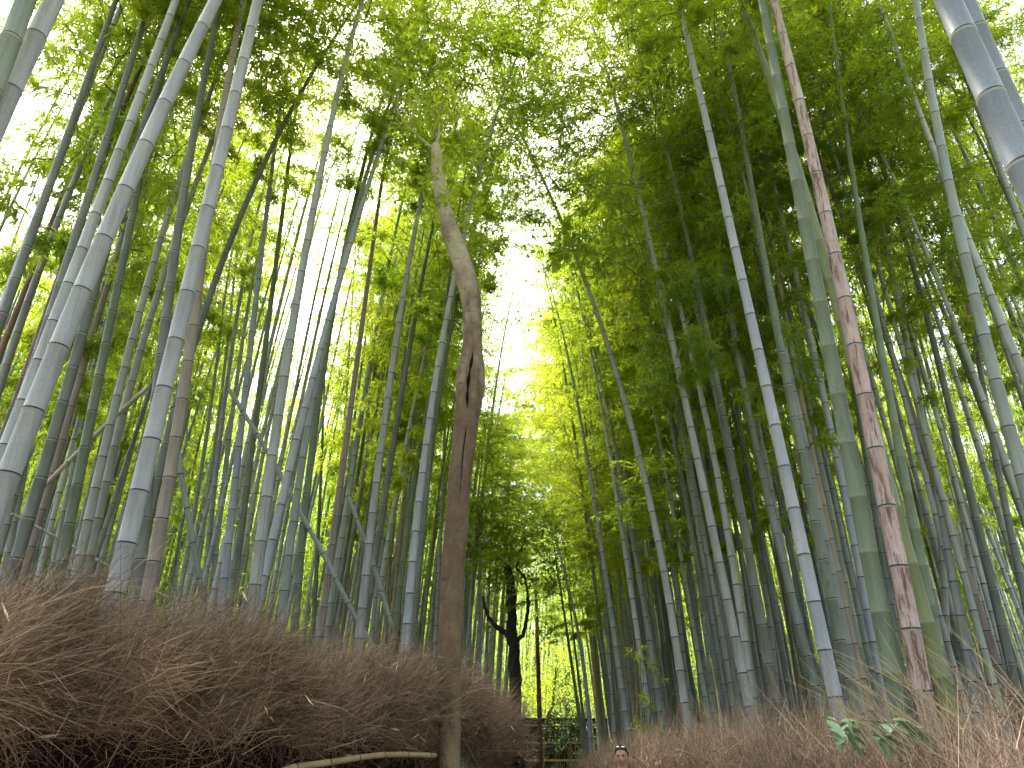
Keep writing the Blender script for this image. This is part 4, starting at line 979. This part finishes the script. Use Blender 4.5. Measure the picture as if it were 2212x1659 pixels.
def hair_mesh(mat, hairline, fn_low, n=5200, seed=1, ln=.022):
    """short strands over the skull plus a close cap underneath"""
    r = np.random.default_rng(seed); m = MB(); nu, nv = 40, 24; V = []; keep = {}
    for j in range(nv+1):
        ph = math.pi*.72*j/nv
        for i in range(nu):
            th = 2*math.pi*i/nu; x = math.sin(ph)*math.cos(th); y = math.sin(ph)*math.sin(th); V.append((x*.080, y*.101+.001, .119+math.cos(ph)*.121)); keep[j*nu+i] = hairline(x, y, math.cos(ph))
    Q = [[j*nu+i, (j+1)*nu+i, (j+1)*nu+(i+1) % nu, j*nu+(i+1) % nu] for j in range(nv) for i in range(nu) if keep[j*nu+i] and keep[(j+1)*nu+i] and keep[j*nu+(i+1) % nu] and keep[(j+1)*nu+(i+1) % nu]]
    m.add(V, Q)
    d = r.normal(size=(n, 3)); d /= np.linalg.norm(d, axis=1)[:, None]; d = np.array([q for q in d if hairline(*q)])
    c = d*[.080, .101, .121]+[0, .001, .119]; t = np.cross(d, [0, 0, 1.])*r.uniform(-.5, .5, (len(d), 1))+d*.55+np.array([0, .25, -.15]); t /= np.linalg.norm(t, axis=1)[:, None]
    s = np.cross(t, d); s /= np.linalg.norm(s, axis=1)[:, None]+1e-9; L_ = ln*r.uniform(.6, 1.3, (len(d), 1))
    VV = np.stack([c-s*.0012, c+s*.0012, c+t*L_], 1).reshape(-1, 3); m.add(VV, T=np.arange(len(d)*3).reshape(-1, 3))
    return m.build('hair', [mat], True)
def person(dx, dy_eye, dist, height, facing, label, shirt, trousers, hairm, hairline, seed, face=True, skinm=SKIN, glasses=False):
    p = at(dx, dy_eye, dist); root = empty('person', (p[0], p[1], 0)); root.rotation_euler = (0, 0, facing); k = height/1.75; root.scale = (k, k, k)
    tag(root, label, 'person')
    J = [((0, 0, .95), (.155, .105)), ((0, 0, 1.12), (.135, .095)), ((0, -.01, 1.30), (.165, .11)), ((0, 0, 1.43), (.12, .085)), ((0, 0, 1.50), .052), ((0, -.012, 1.57), .054), ((0, -.01, 1.61), .05)]
    E = [(0, 1), (1, 2), (2, 3), (3, 4), (4, 5), (5, 6)]
    def chain(start, pts):
        last = start
        for q in pts: J.append(q); E.append((last, len(J)-1)); last = len(J)-1
        return last
    for s_ in (-1, 1):
        e = chain(3, [((s_*.17, 0, 1.43), .062), ((s_*.215, .0, 1.28), .050), ((s_*.235, .01, 1.12), .042), ((s_*.245, -.03, .98), .036), ((s_*.25, -.06, .88), .026), ((s_*.25, -.075, .83), (.036, .018)), ((s_*.25, -.08, .80), (.036, .016))])
        for q, (ox, ln) in enumerate(((-.027, .066), (-.009, .076), (.009, .070), (.026, .056))):
            chain(e, [((s_*(.25), -.085+ox, .785), .010), ((s_*(.248), -.088+ox, .785-ln*.5), .0088), ((s_*.242, -.086+ox, .785-ln), .0075)])
        chain(e-1, [((s_*.235, -.115, .815), .011), ((s_*.228, -.132, .785), .009)])
        chain(0, [((s_*.095, 0, .86), (.095, .09)), ((s_*.10, 0, .66), .072), ((s_*.10, -.01, .48), .056), ((s_*.105, .01, .30), .05), ((s_*.105, .02, .10), .036), ((s_*.105, .0, .045), (.04, .035)), ((s_*.11, -.12, .03), (.042, .025))])
    body = skin_body('body', J, E, [skinm], root)
    # clothes: slightly larger skins over torso, sleeves and legs
    JS = [((0, 0, .90), (.175, .125)), ((0, 0, 1.12), (.155, .115)), ((0, -.01, 1.30), (.182, .128)), ((0, 0, 1.425), (.135, .10)), ((0, 0, 1.475), .068)]; ES = [(0, 1), (1, 2), (2, 3), (3, 4)]
    for s_ in (-1, 1):
        b0 = len(JS); JS += [((s_*.175, 0, 1.43), .074), ((s_*.218, 0, 1.28), .064), ((s_*.235, .01, 1.16), .058)]; ES += [(3, b0), (b0, b0+1), (b0+1, b0+2)]
    skin_body('shirt', JS, ES, [shirt], root)
    JT = [((0, 0, .97), (.165, .115)), ((0, 0, .88), (.17, .12))]; ET = [(0, 1)]
    for s_ in (-1, 1):
        b0 = len(JT); JT += [((s_*.095, 0, .82), (.10, .098)), ((s_*.10, 0, .62), .082), ((s_*.10, -.01, .46), .068), ((s_*.105, .01, .28), .063), ((s_*.105, .02, .08), .058)]; ET += [(1, b0), (b0, b0+1), (b0+1, b0+2), (b0+2, b0+3), (b0+3, b0+4)]
    skin_body('trousers', JT, ET, [trousers], root)
    h = head_mesh(skinm)
    ho = link('head', h.build('head', [skinm]), root); ho.location = (0, -.02, 1.525); ho.scale = (.88, .92, .92)
    hr = link('hair', hair_mesh(hairm, hairline, None, seed=seed), root); hr.location = ho.location; hr.scale = ho.scale
    if face:
        for s_ in (-1, 1):
            m = MB(); m.tube(np.array([(0, 0, 0), (0, -.004, 0)]), [.012, .008], 10); 
            E_ = []
            for j in range(9):
                for i in range(12):
                    p1, t1 = math.pi*j/8, 2*math.pi*i/12; E_.append((s_*.031+.0125*math.sin(p1)*math.cos(t1), -.083+.010*math.sin(p1)*math.sin(t1), .118+.0038*math.cos(p1)))
            m = MB(); m.add(E_, [[j*12+i, (j+1)*12+i, (j+1)*12+(i+1) % 12, j*12+(i+1) % 12] for j in range(8) for i in range(12)]); e = link('eye', m.build('eye', [EYEM]), root); e.location = ho.location; e.scale = ho.scale
            m = MB(); m.tube(np.array([(s_*.015, -.1015, .135), (s_*.03, -.100, .140), (s_*.047, -.088, .136)]), [.0045, .0055, .0035], 6); e = link('eyebrow', m.build('eyebrow', [hairm]), root); e.location = ho.location; e.scale = ho.scale
        m = MB(); m.tube(np.array([(-.024, -.0925, .049), (-.010, -.1015, .0515), (.0, -.1025, .050), (.010, -.1015, .0515), (.024, -.0925, .049)]), [.002, .0045, .005, .0045, .002], 8); e = link('mouth', m.build('mouth', [LIP]), root); e.location = ho.location; e.scale = ho.scale
    if glasses:
        g = MB()
        for s_ in (-1, 1):
            th = np.linspace(0, 2*math.pi, 15)[:-1]; ring = np.stack([s_*.032+.022*np.cos(th), -.070+.010*np.sin(th), .228+.010*np.sin(th)], 1)
            cen = np.array([[s_*.034, -.078, .226]]); g.add(np.vstack([ring, cen]), T=[[i, (i+1) % 14, 14] for i in range(14)])
            g.tube(np.vstack([ring, ring[:1]]), .002, 5, False); g.tube(np.array([(s_*.060, -.068, .222), (s_*.078, -.02, .190), (s_*.080, .03, .150)]), .002, 5)
        g.tube(np.array([(-.008, -.074, .226), (.008, -.074, .226)]), .002, 5)
        gm, gn, go = newmat('mirrored_lens'); gb = gn.nodes.new('ShaderNodeBsdfPrincipled'); gb.inputs['Metallic'].default_value = 1; gb.inputs['Roughness'].default_value = .25; gb.inputs['Base Color'].default_value = (.30, .31, .33, 1); gn.links.new(gb.outputs[0], go.inputs[0])
        e = link('sunglasses', g.build('sunglasses', [gm]), root); e.location = ho.location; e.scale = ho.scale
    return root
EYEM = flat_mat('eye', (.035, .022, .018), .3)
HAIR1 = flat_mat('dark_hair', (.022, .016, .013), .5); HAIR2 = flat_mat('black_hair', (.006, .005, .006), .45)
def hl_man(x, y, z): return z > (.62-.25*abs(x) if y < -.25 else (.18 if y < .2 else -.35)) and not (y < -.55 and z < .62)
def hl_full(x, y, z): return z > (-.45 if y > -.3 else .35)
MAROON = flat_mat('maroon_cloth', (.16, .035, .045), .85, (.20, .05, .06), 40)
person(1343, 1638.5, 10.0, 1.735, R(-12), 'man in a maroon shirt, sunglasses on his dark hair, by the right fence', MAROON, flat_mat('denim', (.05, .06, .09), .9), HAIR1, hl_man, 5, glasses=True)
person(1120, 1668, 9.2, 1.62, R(175), 'person with black hair seen from behind at the end of the left fence', flat_mat('black_cloth', (.015, .015, .018), .9), flat_mat('dark_trousers', (.03, .03, .035), .9), HAIR2, hl_full, 6, face=False)
print('bamboo individuals', NB, len(placed), 'objects', len(bpy.data.objects))
